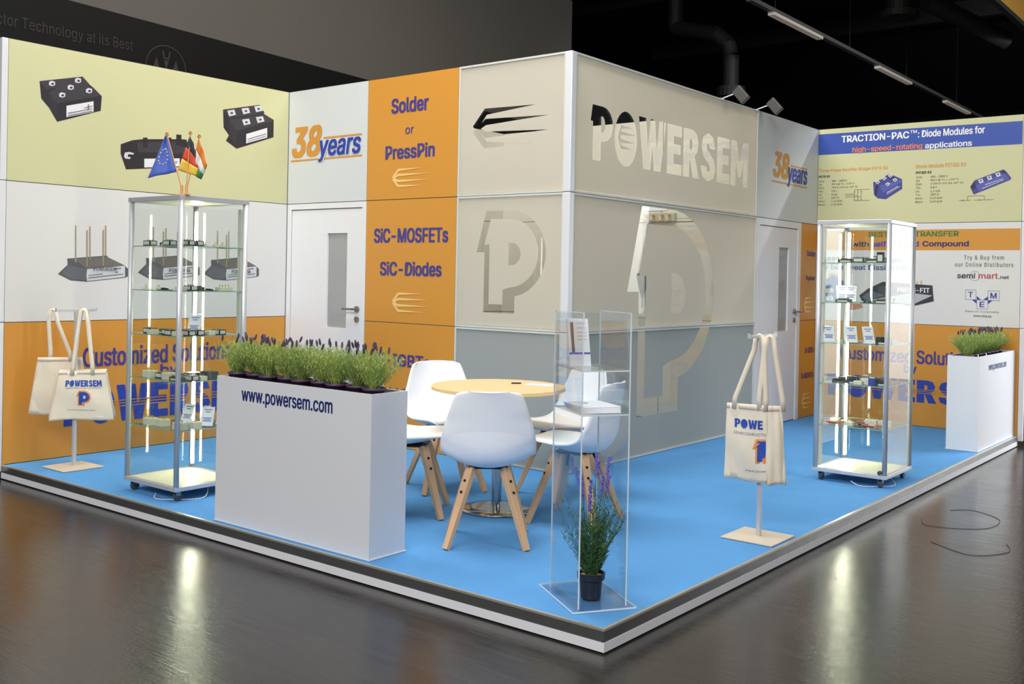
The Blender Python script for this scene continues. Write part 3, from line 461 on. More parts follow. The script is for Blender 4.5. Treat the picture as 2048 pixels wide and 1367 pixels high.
text(MB(),'R','semi',(-.561,1.458,-.395,1.511),.03,.1).build('lettering',pblack,wf)
text(MB(),'R','mart',(-.367,1.458,-.196,1.509),.02).build('lettering',pm('print_red',(186,60,54),.5),wf)
text(MB(),'R','.net',(-.190,1.458,-.1,1.487),.03).build('lettering',pblack,wf)
m=MB(); 
for i in range(20):
    a,b=R(18*i),R(18*i+18); ln(-.40+.045*math.cos(a),1.483+.045*math.sin(a),-.40+.045*math.cos(b),1.483+.045*math.sin(b),.0025)
for x0,z0,x1,z1 in ((-.48,1.258,-.387,1.349),(-.279,1.254,-.18,1.344),(-.379,1.17,-.279,1.256)):
    ln(x0,z0,x1,z0,.003);ln(x1,z0,x1,z1,.003);ln(x1,z1,x0,z1,.003);ln(x0,z1,x0,z0,.003)
m.build('logo_outline',pm('print_grey',(120,120,140),.5),wf)
m=MB()
for t_ in ([(-.379,1.258),(-.342,1.258),(-.379,1.292)],[(-.379,1.254),(-.379,1.220),(-.42,1.254)],[(-.279,1.258),(-.32,1.258),(-.279,1.290)],[(-.279,1.252),(-.24,1.252),(-.279,1.218)]): poly(m,'R',[t_],3)
text(m,'R','T',(-.455,1.278,-.415,1.330),.03);text(m,'R','M',(-.258,1.272,-.203,1.325),.03);text(m,'R','E',(-.352,1.188,-.308,1.240),.03)
m.build('logo_marks',blue,wf)
m=MB(); text(m,'R','Electronic Components',(-.477,1.132,-.181,1.154),.0); text(m,'R','www.tme.eu',(-.405,1.092,-.245,1.114),.03); m.build('lettering',small,wf)
m=MB(); text(m,'R','Customized Solutions',(-1.69,.610,-.36,.745),.035); text(m,'R','by',(-1.045,.495,-.92,.600),.035); m.build('lettering',violet,wf)
biglogo(wf,'R',(-1.83,.232,-.10,.452))
# cabin outer walls behind
inner=pm('cabin_wall',(206,199,186),.6); wo=struct('wall_cabin_left'); 
for i in range(5):
    for a,b in ((0,H1),(H1,H2),(H2,H3)): panel(wo,'L',YD+.04+i*.89,YD+.04+(i+1)*.89,a,b,inner,.04)
o=MB().box((.9,13,ZF),(7.5,13.1,3.1)).build('wall_neighbour_stand',white); o['kind']='structure'
wo=struct('wall_cabin_back')
for i in range(3):
    for a,b in ((0,H1),(H1,H2),(H2,H3)):
        MB().box((XL+i*1.023+g,5.53,a+g),(XL+(i+1)*1.023-g,5.56,b-g)).build('panel',inner,wo)
wo=struct('wall_store_back')
for i in range(3):
    for a,b in ((0,H1),(H1,H2),(H2,H3)): panel(wo,'R',XL+i*1.023,XL+(i+1)*1.023,a,b,inner,.04)
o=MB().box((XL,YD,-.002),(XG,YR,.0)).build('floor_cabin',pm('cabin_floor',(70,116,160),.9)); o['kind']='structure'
# glass panes + frosted film
fro=film('frosted_film',(238,230,214),.5,.03); pane_g=glass('clear_glass',(250,252,250),1.45)
gedge=pm('glass_edge_frame',(206,208,200),.45,.0)
def gwin(name,wall,u0,u1):
    gw=struct(name); e=.016
    for i,(a,b) in enumerate(((0,H1),(H1,H2),(H2,H3))):
        m=MB(); 
        def bx(x0,z0,x1,z1,d0,d1):
            if wall=='D': m.box((x0,YD+d0,z0),(x1,YD+d1,z1))
            else: m.box((XG-d1,x0,z0),(XG-d0,x1,z1))
        bx(u0,a+.002,u1,a+e,.0,.04); bx(u0,b-e,u1,b-.002,.0,.04); bx(u0,a+e,u0+e,b-e,.0,.04); bx(u1-e,a+e,u1,b-e,.0,.04); m.build('frame',gedge,gw)
        m=MB(); bx(u0+e,a+e,u1-e,b-e,.012,.018); m.build('glass_pane',pane_g,gw)
    return gw
w1=gwin('window_1','D',-3.023,XG-.05); w2=gwin('window_2','G',YD+.05,5.526)
fro_low=film('frosted_film_low',(194,198,196),.5,.03)
def zclip(l,z,up):
    out=[]
    for i in range(len(l)):
        p,q=l[i-1],l[i]; a=(p[1]>z)==up; b=(q[1]>z)==up
        if a!=b: t_=(z-p[1])/(q[1]-p[1]); out.append((p[0]+t_*(q[0]-p[0]),z))
        if b: out.append(q)
    return out
def filmpart(par,wall,groups,fro=fro):
    m=MB()
    for loops in groups: poly(m,wall,loops,-9)
    m.build('frosted_film',fro,par)
u0,u1=-3.012,XG-.062
po_,pi_,pd_=plogo((-2.823,1.117,-2.169,1.879))
filmpart(w1,'D',[[[(u0,.008),(u1,.008),(u1,H1-.006),(u0,H1-.006)]]],fro_low)
filmpart(w1,'D',[[[(u0,H1+.02),(u1,H1+.02),(u1,H2-.02),(u0,H2-.02)],po_],[pi_,pd_]])
filmpart(w1,'D',[[[(u0,H2+.02),(u1,H2+.02),(u1,H3-.02),(u0,H3-.02)],comb((-2.883,2.350,-2.163,2.650),COMBF)]])
u0,u1=YD+.062,5.514
po_,pi_,pd_=plogo((3.281,.310,4.707,1.962))
filmpart(w2,'G',[[[(u0,H1+.006),(u1,H1+.006),(u1,H2-.008),(u0,H2-.008)],zclip(po_,H1+.012,True)],[zclip(pi_,H1+.012,True),pd_]])
filmpart(w2,'G',[[[(u0,.008),(u1,.008),(u1,H1-.006),(u0,H1-.006)],zclip(po_,H1-.012,False)],[zclip(pi_,H1-.012,False)]],fro_low)
LT=logotype('POWERSEM',(2.740,2.250,5.330,2.652)); gr=[[[(u0,H2+.02),(u1,H2+.02),(u1,H3-.02),(u0,H3-.02)]]+[o_ for _,o_,_ in LT]]
for ch,o_,h in LT:
    for q in h: gr.append([q])
    if ch=='O':
        xs=[p[0] for p in o_]; gr.append([comb((min(xs)+.05,2.37,max(xs)-.02,2.55),COMBF)])
filmpart(w2,'G',gr)
# corner post
cp_=struct('trim_5')
for a,b in ((0,H1),(H1,H2),(H2,H3)): MB().box((XG-.056,YD-.006,a+.002),(XG+.006,YD+.052,b-.002)).build('corner_post',aluw,cp_,bevel=.006)
# doors
dwh=pm('door_white',(228,227,226),.4,var=.01); steel=pm('brushed_steel',(150,146,142),.28,.9)
def door(name,wall,u0,u1,ul,ur,top,su0,su1,sz0,sz1,hu,hd):
    d=struct(name)
    def B(m,x0,z0,x1,z1,d0,d1):
        if wall=='D': m.box((x0,YD+d0,z0),(x1,YD+d1,z1))
        else: m.box((XG-d1,x0,z0),(XG-d0,x1,z1))
        return m
    m=MB(); B(m,u0,0,ul-.006,H2-.003,0,.04); B(m,ur+.006,0,u1,H2-.003,0,.04); B(m,ul-.006,top+.008,ur+.006,H2-.003,0,.04); m.build('door_frame',dwh,d)
    m=MB(); B(m,ul-.006,0,ur+.006,top+.008,.03,.04); 
    m=MB(); B(m,ul,.006,su0,top,.008,.045); B(m,su1,.006,ur,top,.008,.045); B(m,su0,.006,su1,sz0,.008,.045); B(m,su0,sz1,su1,top,.008,.045); m.build('door_leaf',dwh,d)
    m=MB(); B(m,ul-.006,.0,ul,top+.008,.012,.04); B(m,ur,.0,ur+.006,top+.008,.012,.04); B(m,ul,top,ur,top+.008,.012,.04); m.build('door_gap',seam,d)
    m=MB(); B(m,su0,sz0,su1,sz1,.024,.030); m.build('glass_pane',glass('door_glass',(215,215,214),1.45,body=.25),d)
    def P(u,z,o): return (u,YD-o,z) if wall=='D' else (XG+o,u,z)
    MB().cyl(P(hu,1.093,-.008),P(hu,1.093,.008),.026,n=20).cyl(P(hu,1.093,.008),P(hu,1.093,.05),.009,n=10).cyl(P(hu,1.093,.05),P(hu+hd*.125,1.093,.05),.009,n=10).build('handle',steel,d)
    MB().cyl(P(hu,1.008,-.008),P(hu,1.008,.006),.024,n=20).build('lock_rosette',steel,d)
door('door_1','D',XL,-4.023,-4.975,-4.078,1.936,-4.504,-4.256,.927,1.731,-4.118,-1)
door('door_2','G',5.526,6.572,5.60,6.49,1.92,6.058,6.29,.905,1.728,6.44,1)
# inside the cabin
ir=thing('coat_rail','steel coat rail with hooks on the wall inside the frosted cabin','rail',(-3.08,5.45,2.0))
MB().box((-.10,.04,-.03),(.26,.078,.05)).build('wall_plate',pm('greige',(168,166,150),.5),ir)
for x in (-.05,.03,.13,.21): MB().tube([(x,.04,.03),(x,-.03,.02),(x+.02,-.05,-.03),(x,-.04,-.06)],.008,8).build('hook',pm('copper',(196,140,96),.3,.5),ir)
MB().box((-.12,-.02,-.05),(.52,-.008,-.038)).build('lower_rod',steel,ir)
ub=thing('folded_umbrella','closed black umbrella hanging inside the frosted cabin','umbrella',(-3.13,5.42,1.10)); ub.scale=(1,1,.7)
MB().lathe([(.004,0),(.006,.14),(.012,.16),(.04,.30),(.062,.46),(.06,.50),(.0,.50)],14).build('canopy',pm('black_cloth',(24,26,34),.8),ub)
MB().cyl((0,0,.5),(0,0,.62),.008,n=8).cyl((0,0,.62),(0,0,1.2),.002,n=6).build('handle_rod',steel,ub)
ub2=thing('notice_sheet','white notice sheet taped high inside the frosted cabin','paper',(-3.09,5.528,2.08))
MB().box((-.1,-.006,0),(.16,0,.2)).build('sheet',pm('paper_cool',(226,232,244),.6),ub2)
# arm spotlights on the wall top
for y,lb in ((4.8,'grey arm spotlight on the glass wall top, nearer the corner post'),(5.5,'grey arm spotlight on the wall top above the far door')):
    t=thing('arm_spotlight',lb,'spotlight',(XG-.02,y,H3),0,'arm spotlights on the wall top')
    MB().tube([(0,0,0),(.03,0,.01),(.16,0,.045)],.006,8).build('arm',alu,t)
    MB().bar((.14,0,.075),(.235,0,-.035),.09,.045,(0,1,0)).build('lamp_head',pm('lamp_grey',(84,82,80),.4,.4),t,bevel=.006)
    MB().box((-.03,-.02,-.03),(.0,.02,.01)).build('clamp',alu,t)
# ------------------------------------------------------------------ showcases
case_gl=glass('showcase_glass',(252,254,253),1.42); shelf_gl=glass('shelf_glass',(240,249,244),1.45)
shelf_edge=pm('shelf_edge_green',(150,190,168),.2,.0)
led=pm('led_strip',(255,250,235),.5,emit=((255,246,220),55)); ledch=pm('led_channel',(222,220,210),.4,.1)
basew=pm('showcase_base',(236,230,208),.5); rubber=pm('castor_grey',(70,74,78),.5)
def smooth_pts(P,n=8):
    P=[Vector(p) for p in P]; P=[P[0]]+P+[P[-1]]; out=[]
    for i in range(1,len(P)-2):
        for k in range(n):
            f=k/n; out.append(.5*((2*P[i])+(P[i+1]-P[i-1])*f+(2*P[i-1]-5*P[i]+4*P[i+1]-P[i+2])*f*f+(-P[i-1]+3*P[i]-3*P[i+1]+P[i+2])*f**3))
    return out+[P[-1]]
def showcase(name,label,x,y,w,d,shelves,top,leds,lock):
    """local: x 0..-w to the back left, y 0..d; z above the carpet"""
    t=thing(name,label,'showcase',(x,y,0)); zb=.062
    p=.033
    for i,(a,b) in enumerate(((0,0),(-w,0),(0,d),(-w,d))):
        sx=-1 if a==0 else 1; sy=1 if b==0 else -1
        MB().cyl((a+sx*p/2,b+sy*p/2,zb+.02),(a+sx*p/2,b+sy*p/2,top-.02),p/2,n=16).build('corner_post',alu,t,smooth=True)
    for nm,z0,z1 in (('bottom_frame',zb,zb+.026),('top_frame',top-.03,top)):
        m=MB().box((-w,0,z0),(0,p,z1)).box((-w,d-p,z0),(0,d,z1)).box((-w,p,z0),(-w+p,d-p,z1)).box((-p,p,z0),(0,d-p,z1)); m.build(nm,alu,t,bevel=.003)
    MB().box((-w+p,p,zb+.004),(-p,d-p,zb+.022)).build('base_board',basew,t)
    MB().box((-w+p,p,top-.022),(-p,d-p,top-.006)).build('top_board',basew,t)
    for q in (((-w+p,.010,zb+.026),(-p,.015,top-.03)),((-w+p,d-.015,zb+.026),(-p,d-.010,top-.03)),((-w+.010,p,zb+.026),(-w+.015,d-p,top-.03)),((-.015,p,zb+.026),(-.010,d-p,top-.03))):
        MB().box(*q).build('glass_pane',case_gl,t)
    for z in shelves:
        s_=MB().box((-w+.02,.02,z-.005),(-.02,d-.02,z)).build('glass_shelf',shelf_gl,t)
        e=.0012
        MB().box((-w+.02,.018,z-.005),(-.02,.02,z)).box((-.02,.02,z-.005),(-.018,d-.02,z)).box((-w+.02,d-.02,z-.005),(-.02,d-.018,z)).box((-w+.018,.02,z-.005),(-w+.02,d-.02,z)).build('shelf_rim',shelf_edge,s_)
        for a,b in ((-w+.024,.024),(-.024,.024),(-w+.024,d-.024),(-.024,d-.024)): MB().box((a-.008,b-.008,z-.018),(a+.008,b+.008,z-.006)).build('shelf_clip',pm('clip',(232,228,212),.3,.2),s_)
    for (a,b,c,e) in leds:   # a,b position, facing (c,e)
        n=Vector((c,e,0)).normalized(); tv=Vector((-n.y,n.x,0)); P=Vector((a,b,0))+n*.0135; Q=Vector((a,b,0))
        lip=.018 if abs(c*e)<.1 else .006
        MB().bar(Q+Vector((0,0,zb+.05)),Q+Vector((0,0,top-.06)),.024,.014,tuple(n)).bar(Q+tv*.0107+n*(.007+lip/2)+Vector((0,0,zb+.05)),Q+tv*.0107+n*(.007+lip/2)+Vector((0,0,top-.06)),.003,lip,tuple(n)).bar(Q-tv*.0107+n*(.007+lip/2)+Vector((0,0,zb+.05)),Q-tv*.0107+n*(.007+lip/2)+Vector((0,0,top-.06)),.003,lip,tuple(n)).build('led_channel',ledch,t)
        MB().bar(P+Vector((0,0,zb+.06)),P+Vector((0,0,top-.07)),.018,.004,(n.x,n.y,0)).build('led_strip',led,t)
    for a,b in ((-.05,.05),(-w+.05,.05),(-.05,d-.05),(-w+.05,d-.05)):
        c=MB().cyl((a-.011,b,.026),(a+.011,b,.026),.026,n=18).build('castor',rubber,t)
        MB().box((a-.016,b-.02,.03),(a-.012,b+.012,.06)).box((a+.012,b-.02,.03),(a+.016,b+.012,.06)).box((a-.02,b-.022,.056),(a+.02,b+.02,.062)).build('fork',steel,c)
    if lock:
        MB().cyl((-.045,-.004,.105),(-.045,.02,.105),.014,n=20).build('lock',rubber,t)
    MB().tube(smooth_pts(((-.25,.03,.02),(-.17,-.02,.005),(-.06,.05,.005),(.0,.2,.004),(-.1,.3,.05))),.0035,6).build('power_cable',pm('cable_white',(214,220,228),.5),t,smooth=True)
    return t
LX,LY,LW,LD,LTOP=-3.139,.136,.566,.50,1.84
RX,RY,RW,RD,RTOP=-.089,3.592,.518,.558,1.828
LSH=(1.538,1.264,.990,.715,.420); RSH=(1.533,1.253,.969,.688,.394)
s1=showcase('glass_showcase','tall lit glass showcase with three small flags on its top',LX,LY,LW,LD,LSH,LTOP,[(-LW+.055,LD-.034,1,-1),(-.032,LD-.03,-1,0)],False)
s2=showcase('glass_showcase','tall lit glass showcase with a round black lock, near the smaller planter box',RX,RY,RW,RD,RSH,RTOP,[(-RW+.036,RD-.036,1,-1),(-RW+.036,.036,0,1)],True)
# items
mblk=pm('module_black',(52,50,52),.5); mlab=pm('module_label',(214,216,214),.5); mcream=pm('module_cream',(226,222,196),.5); mpin=pm('module_pin',(200,180,130),.3,.6)
mpcb=pm('board_green',(60,110,80),.5); mred=pm('wire_red',(196,96,84),.5); mcard=pm('card_white',(232,234,240),.5); msink=pm('heat_sink',(96,100,98),.4,.5); mblue=pm('part_blue',(60,80,160),.5)
acr=glass('acrylic',(248,251,252),1.45,body=.01)
cardprint=pm('card_print',(120,130,190),.5)
PROTO={}
def proto(kind):
    r=bpy.data.objects.new('x',None); col.objects.link(r)
    if kind=='m':
        MB().box((-.032,-.022,0),(.032,.022,.028)).build('housing',mblk,r,bevel=.002); MB().box((-.026,-.0228,.006),(.026,-.0215,.024)).build('label_plate',mlab,r)
        MB().box((.0315,-.016,.006),(.0328,.016,.024)).build('label_plate',mlab,r)
        MB().cyl((-.02,0,.028),(-.02,0,.034),.004,n=8).cyl((0,0,.028),(0,0,.034),.004,n=8).cyl((.02,0,.028),(.02,0,.034),.004,n=8).build('terminal',mpin,r)
    elif kind=='d':
        MB().box((-.045,-.02,0),(.045,.02,.02)).box((-.03,-.016,.02),(.03,.016,.026)).build('housing',pm('module_olive',(92,88,72),.5),r,bevel=.002); MB().box((-.03,-.0208,.004),(.03,-.0195,.012)).build('label_plate',mlab,r)
    elif kind=='w':
        MB().box((-.025,-.02,0),(.025,.02,.022)).build('housing',mcream,r,bevel=.002); MB().box((-.022,-.0208,.004),(.0,-.0195,.018)).build('label_plate',mlab,r)
        MB().cyl((-.012,0,.022),(-.012,0,.034),.003,n=6).cyl((.012,0,.022),(.012,0,.034),.003,n=6).build('pin',mpin,r)
    elif kind=='W':
        MB().box((-.034,-.025,0),(.034,.025,.036)).build('housing',mcream,r,bevel=.002); MB().box((-.03,-.0258,.006),(.02,-.0245,.030)).build('label_plate',mlab,r)
        m=MB()
        for i in range(5): m.cyl((-.024+.012*i,0,.036),(-.024+.012*i,0,.05),.0025,n=6)
        m.build('pin',mpin,r)
    elif kind=='s':
        MB().box((-.012,-.01,0),(.012,.01,.012)).build('housing',mcream,r,bevel=.001); MB().cyl((-.006,0,.012),(-.006,0,.026),.0016,n=6).cyl((.006,0,.012),(.006,0,.026),.0016,n=6).build('pin',mpin,r)
    elif kind=='T':
        MB().box((-.02,-.011,0),(.02,.011,.062)).build('housing',mblk,r,bevel=.002); MB().box((-.014,-.0118,.008),(.014,-.0105,.046)).build('label_plate',mlab,r)
    elif kind in('C','D'):
        if kind=='D': m=MB().box((-.04,-.03,0),(.04,.03,.012))
        else: m=MB().cyl((0,0,0),(0,0,.014),.045,n=28).cyl((0,0,.014),(0,0,.030),.034,n=28).cyl((0,0,.03),(0,0,.036),.045,n=28)
        if kind=='D':
            for i in range(7): m.box((-.038+.012*i,-.03,.012),(-.034+.012*i,.03,.042))
        m.build('body',msink,r); MB().box((-.02,-.031,.002),(.02,-.0305,.010)).build('label_plate',mlab,r)
    elif kind=='g':
        MB().box((-.035,-.025,0),(.035,.025,.003)).build('board',mpcb,r); MB().box((-.02,-.01,.003),(-.004,.01,.012)).box((.006,-.008,.003),(.022,.008,.010)).build('chip',mblk,r)
    elif kind=='F':
        m=MB().box((-.05,-.03,0),(.05,.03,.008))
        for i in range(9): m.box((-.048+.0115*i,-.03,.008),(-.044+.0115*i,.03,.022))
        m.build('fin_block',msink,r); MB().box((-.02,-.012,.022),(.02,.012,.034)).build('mounted_chip',mblk,r)
    elif kind=='B':
        MB().cyl((0,0,0),(0,0,.05),.026,n=24).build('can',mblue,r); MB().cyl((0,0,.05),(0,0,.056),.02,n=20).build('lid',mlab,r); MB().cyl((-.008,0,.056),(-.008,0,.066),.003,n=6).cyl((.008,0,.056),(.008,0,.066),.003,n=6).build('pin',mpin,r)
    elif kind=='r':
        m=MB()
        for k in range(3):
            pts=[((.035+.012*k)*math.cos(a*.52),(.024+.007*k)*math.sin(a*.52),.006+.004*k) for a in range(0,11)]; m.tube(pts,.0035,6)
        m.build('wire_loop',mred,r); MB().box((-.02,-.012,0),(.02,.012,.018)).build('connector',mcream,r)
    elif kind=='c':   # leaning card in an acrylic holder
        MB().bar((0,-.02,.002),(0,.028,.125),.085,.003,(0,-1,.4)).build('acrylic_back',acr,r)
        MB().box((-.0425,-.035,0),(.0425,.02,.003)).build('acrylic_foot',acr,r)
        MB().bar((0,-.0225,.006),(0,.0235,.118),.078,.0015,(0,-1,.4)).build('card',mcard,r)
        m=MB()
        for k,(a,w_) in enumerate(((.86,.05),(.74,.03),(.42,.06),(.34,.045),(.26,.055))): 
            y=-.0245+.047*a; z=.006+.112*a; m.bar((-w_/2,y,z),(w_/2,y,z),.006,.0012,(0,-1,.4))
        m.build('card_print',cardprint,r)
    return r
NAME={'m':('power_module','black white-labelled power module'),'d':('flat_module','flat olive-grey module'),'w':('cream_module','small two-pin cream module'),'W':('pin_module','cream module with pin row'),
's':('small_component','tiny cream component'),'T':('upright_module','black module standing on end'),'C':('disc_device','round grey disc'),'D':('heat_sink','grey finned heat sink'),'g':('circuit_board','small green circuit board'),
'F':('finned_block','low finned block with chip'),'B':('capacitor','blue round capacitor'),'r':('wire_coil','red wire coil with plug'),'c':('card_holder','acrylic holder with white card')}
SHN=('top','second','third','fourth','lowest'); ORD=('','second ','third ','fourth ','fifth ','sixth ','seventh ')
def stock(ox,oy,shelves,lists,case):
    for si,(z,items) in enumerate(zip(shelves,lists)):
        # order along the shelf for the words: first met from the near corner
        cnt={}; tot={}
        for it in items: tot[it[0]]=tot.get(it[0],0)+1
        for it in sorted(items,key=lambda i:i[1]+i[2]):
            k,a,b=it[:3]; rz=it[3] if len(it)>3 else 0; nm,lb=NAME[k]
            cnt[k]=cnt.get(k,0)+1
            lab=f"{lb} on the {SHN[si]} shelf of {case}" if tot[k]==1 else f"{lb} {'nearest the' if cnt[k]==1 else ORD[cnt[k]-1]+'from'} front post, {SHN[si]} shelf, {case}"
            if k not in PROTO: PROTO[k]=proto(k); t=PROTO[k]
            else: t=copy_tree(PROTO[k])
            t.scale=(1.0,1.0,1.0) if k in 'cB' else (1.18,1.18,1.18); t.name=nm; t.location=(ox-a,oy+b,z+.0005); t.rotation_euler=(0,0,rz)
            tag(t,lab,'card holder' if k=='c' else 'electronics',f"{SHN[si]} shelf display in {case}")
A=-R(0)
stock(LX,LY,LSH,[
 [('m',.44,.08),('d',.35,.15,.1),('m',.24,.09),('m',.07,.10,.2),('m',.08,.17,.1),('s',.07,.22),('s',.07,.30),('s',.08,.36)],
 [('s',.48,.08),('s',.40,.12),('g',.30,.10),('s',.25,.18),('w',.07,.06),('m',.07,.13),('d',.13,.20,.4),('g',.08,.27),('w',.06,.34),('w',.08,.40)],
 [('m',.44,.09),('d',.34,.13),('w',.36,.06),('m',.25,.10),('m',.17,.17),('w',.10,.06),('m',.07,.12),('c',.20,.25,.62),('m',.08,.19),('w',.07,.27),('m',.07,.34),('m',.16,.06)],
 [('W',.43,.09),('m',.33,.11),('W',.22,.09),('d',.12,.08),('m',.07,.15),('C',.15,.21),('w',.06,.21),('D',.08,.28),('d',.28,.20,.5)],
 [('W',.40,.08),('w',.46,.14),('W',.30,.10),('W',.10,.09),('G' if 0 else 'g',.2,.18),('W',.07,.17),('c',.30,.28,.3),('c',.09,.28,.62),('c',.07,.38,.45)]],'the flag showcase')
stock(RX,RY,RSH,[
 [('w',.40,.16),('d',.34,.10),('g',.29,.18),('m',.24,.08),('d',.17,.14),('T',.09,.07),('m',.12,.20),('d',.07,.30,1.3)],
 [('d',.36,.12),('g',.20,.14),('d',.09,.12),('m',.08,.24),('c',.34,.20,.2),('c',.44,.30,.5)],
 [('c',.18,.12,.75),('c',.30,.12,.6),('D',.10,.20),('w',.06,.28),('c',.44,.06,.6)],
 [('F',.36,.12),('D',.27,.12),('w',.22,.06),('W',.18,.11),('F',.12,.20),('B',.13,.07),('D',.07,.12),('g',.40,.25),('B',.22,.2)],
 [('r',.40,.10),('w',.34,.16),('w',.29,.09),('g',.22,.14),('W',.17,.20),('r',.13,.09),('W',.08,.20),('r',.22,.25),('w',.44,.22)]],'the locked showcase')
# ------------------------------------------------------------------ flags
gold=pm('gold_tip',(214,150,80),.3,.6); wood=pm('flag_wood',(222,170,110),.5)
fs=thing('flag_stand','small wooden flag stand with two sockets on top of the left showcase','stand',(LX-.035,LY+.045,LTOP))
MB().box((-.05,-.014,0),(.05,.014,.010)).build('base_block',wood,fs,bevel=.002); 
for x in (-.022,.028): MB().cyl((x,0,.010),(x,0,.062),.009,n=14).build('socket',wood,fs)
cr3=Vector((cr_.x,cr_.y,0)).normalized(); cr3=Vector((.80,.60,0))
def flag(name,label,bx,top,drop,bands,kind):
    t=thing(name,label,'flag',(LX-.035+bx*.8,LY+.045+bx*.6*.0,LTOP+.03),0,'table flags on the showcase')
    # local frame: a axis horizontal roughly along the showcase diagonal
    ax=cr3; P=lambda a,z,o=0:(ax.x*a+.6*o,ax.y*a-.8*o,z)
    MB().cyl(P(0,0),P(*top),.0035,n=8).build('pole',wood,t); MB().ell(P(top[0],top[1]+.008),.008,.008,.010).cyl(P(top[0],top[1]-.006),P(top[0],top[1]+.001),.012,n=12).build('finial',gold,t)
    n=14; q=drop   # q: corners (a,z): pole top, pole low, free low, free top
    T,Lw,Fl,Ft=q
    def S(u,v):
        a=(1-v)*((1-u)*T[0]+u*Ft[0])+v*((1-u)*Lw[0]+u*Fl[0]); z=(1-v)*((1-u)*T[1]+u*Ft[1])+v*((1-u)*Lw[1]+u*Fl[1])
        return P(a,z,.010*math.sin(u*9+v*2)*min(1,u*3))
    if kind=='band':
        k=len(bands)
        for i,c in enumerate(bands):
            MB().grid(lambda u,v:S(u,(i+v)/k),n,4).build('stripe',pm(c[0],c[1],.7),t,smooth=True,solid=.0008)
    else:
        MB().grid(S,n,10).build('cloth',pm('eu_blue',(88,112,206),.7),t,smooth=True,solid=.0008)
        m=MB()
        for i in range(12):
            a=2*math.pi*i/12; u=.50+.24*math.cos(a); v=.52+.20*math.sin(a); c=Vector(S(u,v)); 
            pts=[]
            for j in range(10):
                r=.0065 if j%2==0 else .003; b=math.pi*j/5+math.pi/2; pts.append(c+Vector(P(r*math.cos(b),r*math.sin(b),.004)))
            m.add([c+Vector(P(0,0,.004))]+pts,[(0,j+1,(j+1)%10+1) for j in range(10)])
        m.build('star_ring',pm('star_yellow',(230,220,120),.6),t)
    return t
flag('european_flag','blue table flag with a ring of yellow stars',-.022,(-.098,.335),[(-.096,.325),(-.036,.110),(-.215,.070),(-.108,.325)],[],'eu')
flag('german_flag','black, red and gold table flag, in the middle of the three',.03,(.020,.340),[(.018,.332),(-.052,.118),(.075,.020+.06),(.055,.235)],[('fl_black',(60,64,72)),('fl_red',(222,84,56)),('fl_gold',(238,196,74))],'band')
# bands run along the pole side for the drooping flags
flag('indian_flag','orange, white and green table flag behind the German one',.034,(.072,.322),[(.070,.314),(.030,.10),(.085,.065),(.125,.150)],[('fl_saffron',(228,128,50)),('fl_white',(230,230,226)),('fl_green',(60,130,70))],'band')
# ------------------------------------------------------------------ planters
pot_m=pm('pot_purple',(84,62,92),.45); soil=pm('soil',(58,42,30),.95,bump=.6); leafm=[pm('lavender_leaf',(162,182,98),.65,var=.25,scale=40),pm('lavender_leaf_b',(142,164,88),.65,var=.25,scale=40)]
flow=pm('lavender_bud',(78,62,92),.8,var=.2,scale=60)
plw=pm('planter_grey_white',(226,228,234),.42,var=.015,scale=3)
def foliage(seed,h,rad,nst,dark_=False):
    rnd=random.Random(seed); m=MB(); tips=[]
    for i in range(nst):
        a=rnd.uniform(0,2*math.pi); r0=rnd.uniform(0,.03); lean=rnd.uniform(.15,1)*rad; hh=h*rnd.uniform(.6,1)*(1-.18*(lean/rad)**2)
        p0=Vector((r0*math.cos(a),r0*math.sin(a),0)); p1=p0+Vector((lean*.45*math.cos(a),lean*.45*math.sin(a),hh*.5)); p2=p0+Vector((lean*math.cos(a),lean*math.sin(a),hh))
        sd=Vector((-math.sin(a),math.cos(a),0))*.0013
        m.add([p0-sd,p0+sd,p1+sd,p1-sd,p2+sd*.6,p2-sd*.6],[(0,1,2,3),(3,2,4,5)]); tips.append((p2,(p2-p1).normalized()))
        for k in range(11):
            t_=.18+.8*k/10; q=p0.lerp(p1,t_*2) if t_<.5 else p1.lerp(p2,t_*2-1)
            b=rnd.uniform(0,2*math.pi); L_=rnd.uniform(.018,.034); d=Vector((math.cos(b)*.6,math.sin(b)*.6,rnd.uniform(.5,1.1))).normalized()
            s_=d.cross(Vector((rnd.uniform(-1,1),rnd.uniform(-1,1),.3))).normalized()*.0016
            m.add([q,q+d*L_*.5+s_,q+d*L_,q+d*L_*.5-s_],[(0,1,2,3)])
    return m,tips,rnd
LV=[]
for i in range(3):
    m,tips,rnd=foliage(10+i,.205,.135,190); lm=m.mesh('foliage',leafm[i%2])
    b=MB(); b.ell((0,0,.016),.0065,.0065,.020,7,4); bud=b.mesh('flower_spike',flow)
    LV.append((lm,tips))
potme=MB().lathe([(.040,0),(.056,.095),(.060,.095),(.060,.108),(.054,.108),(.052,.092),(.036,.004)],24).mesh('pot',pot_m,True)
soilme=MB().lathe([(.0,.093),(.053,.092)],20).mesh('soil',soil)
def lavender(loc,i,label,group,spikes):
    t=thing('lavender_plant',label,'plant',loc,random.Random(i*7).uniform(0,6.28),group)
    mobj('pot',potme,t); mobj('soil',soilme,t)
    lm,tips=LV[i%3]; f=mobj('foliage',lm,t,loc=(0,0,.09)); f['kind']='stuff'
    rr=random.Random(i+50); tp=sorted(tips,key=lambda q:-q[0].z)[:28]
    for (p,d) in rr.sample(tp,spikes):
        o=mobj('flower_spike',bud,t,loc=(p.x,p.y,p.z+.088+rr.uniform(0,.012)),rot=(rr.uniform(-.35,.35),rr.uniform(-.35,.35),0)); 
    return t
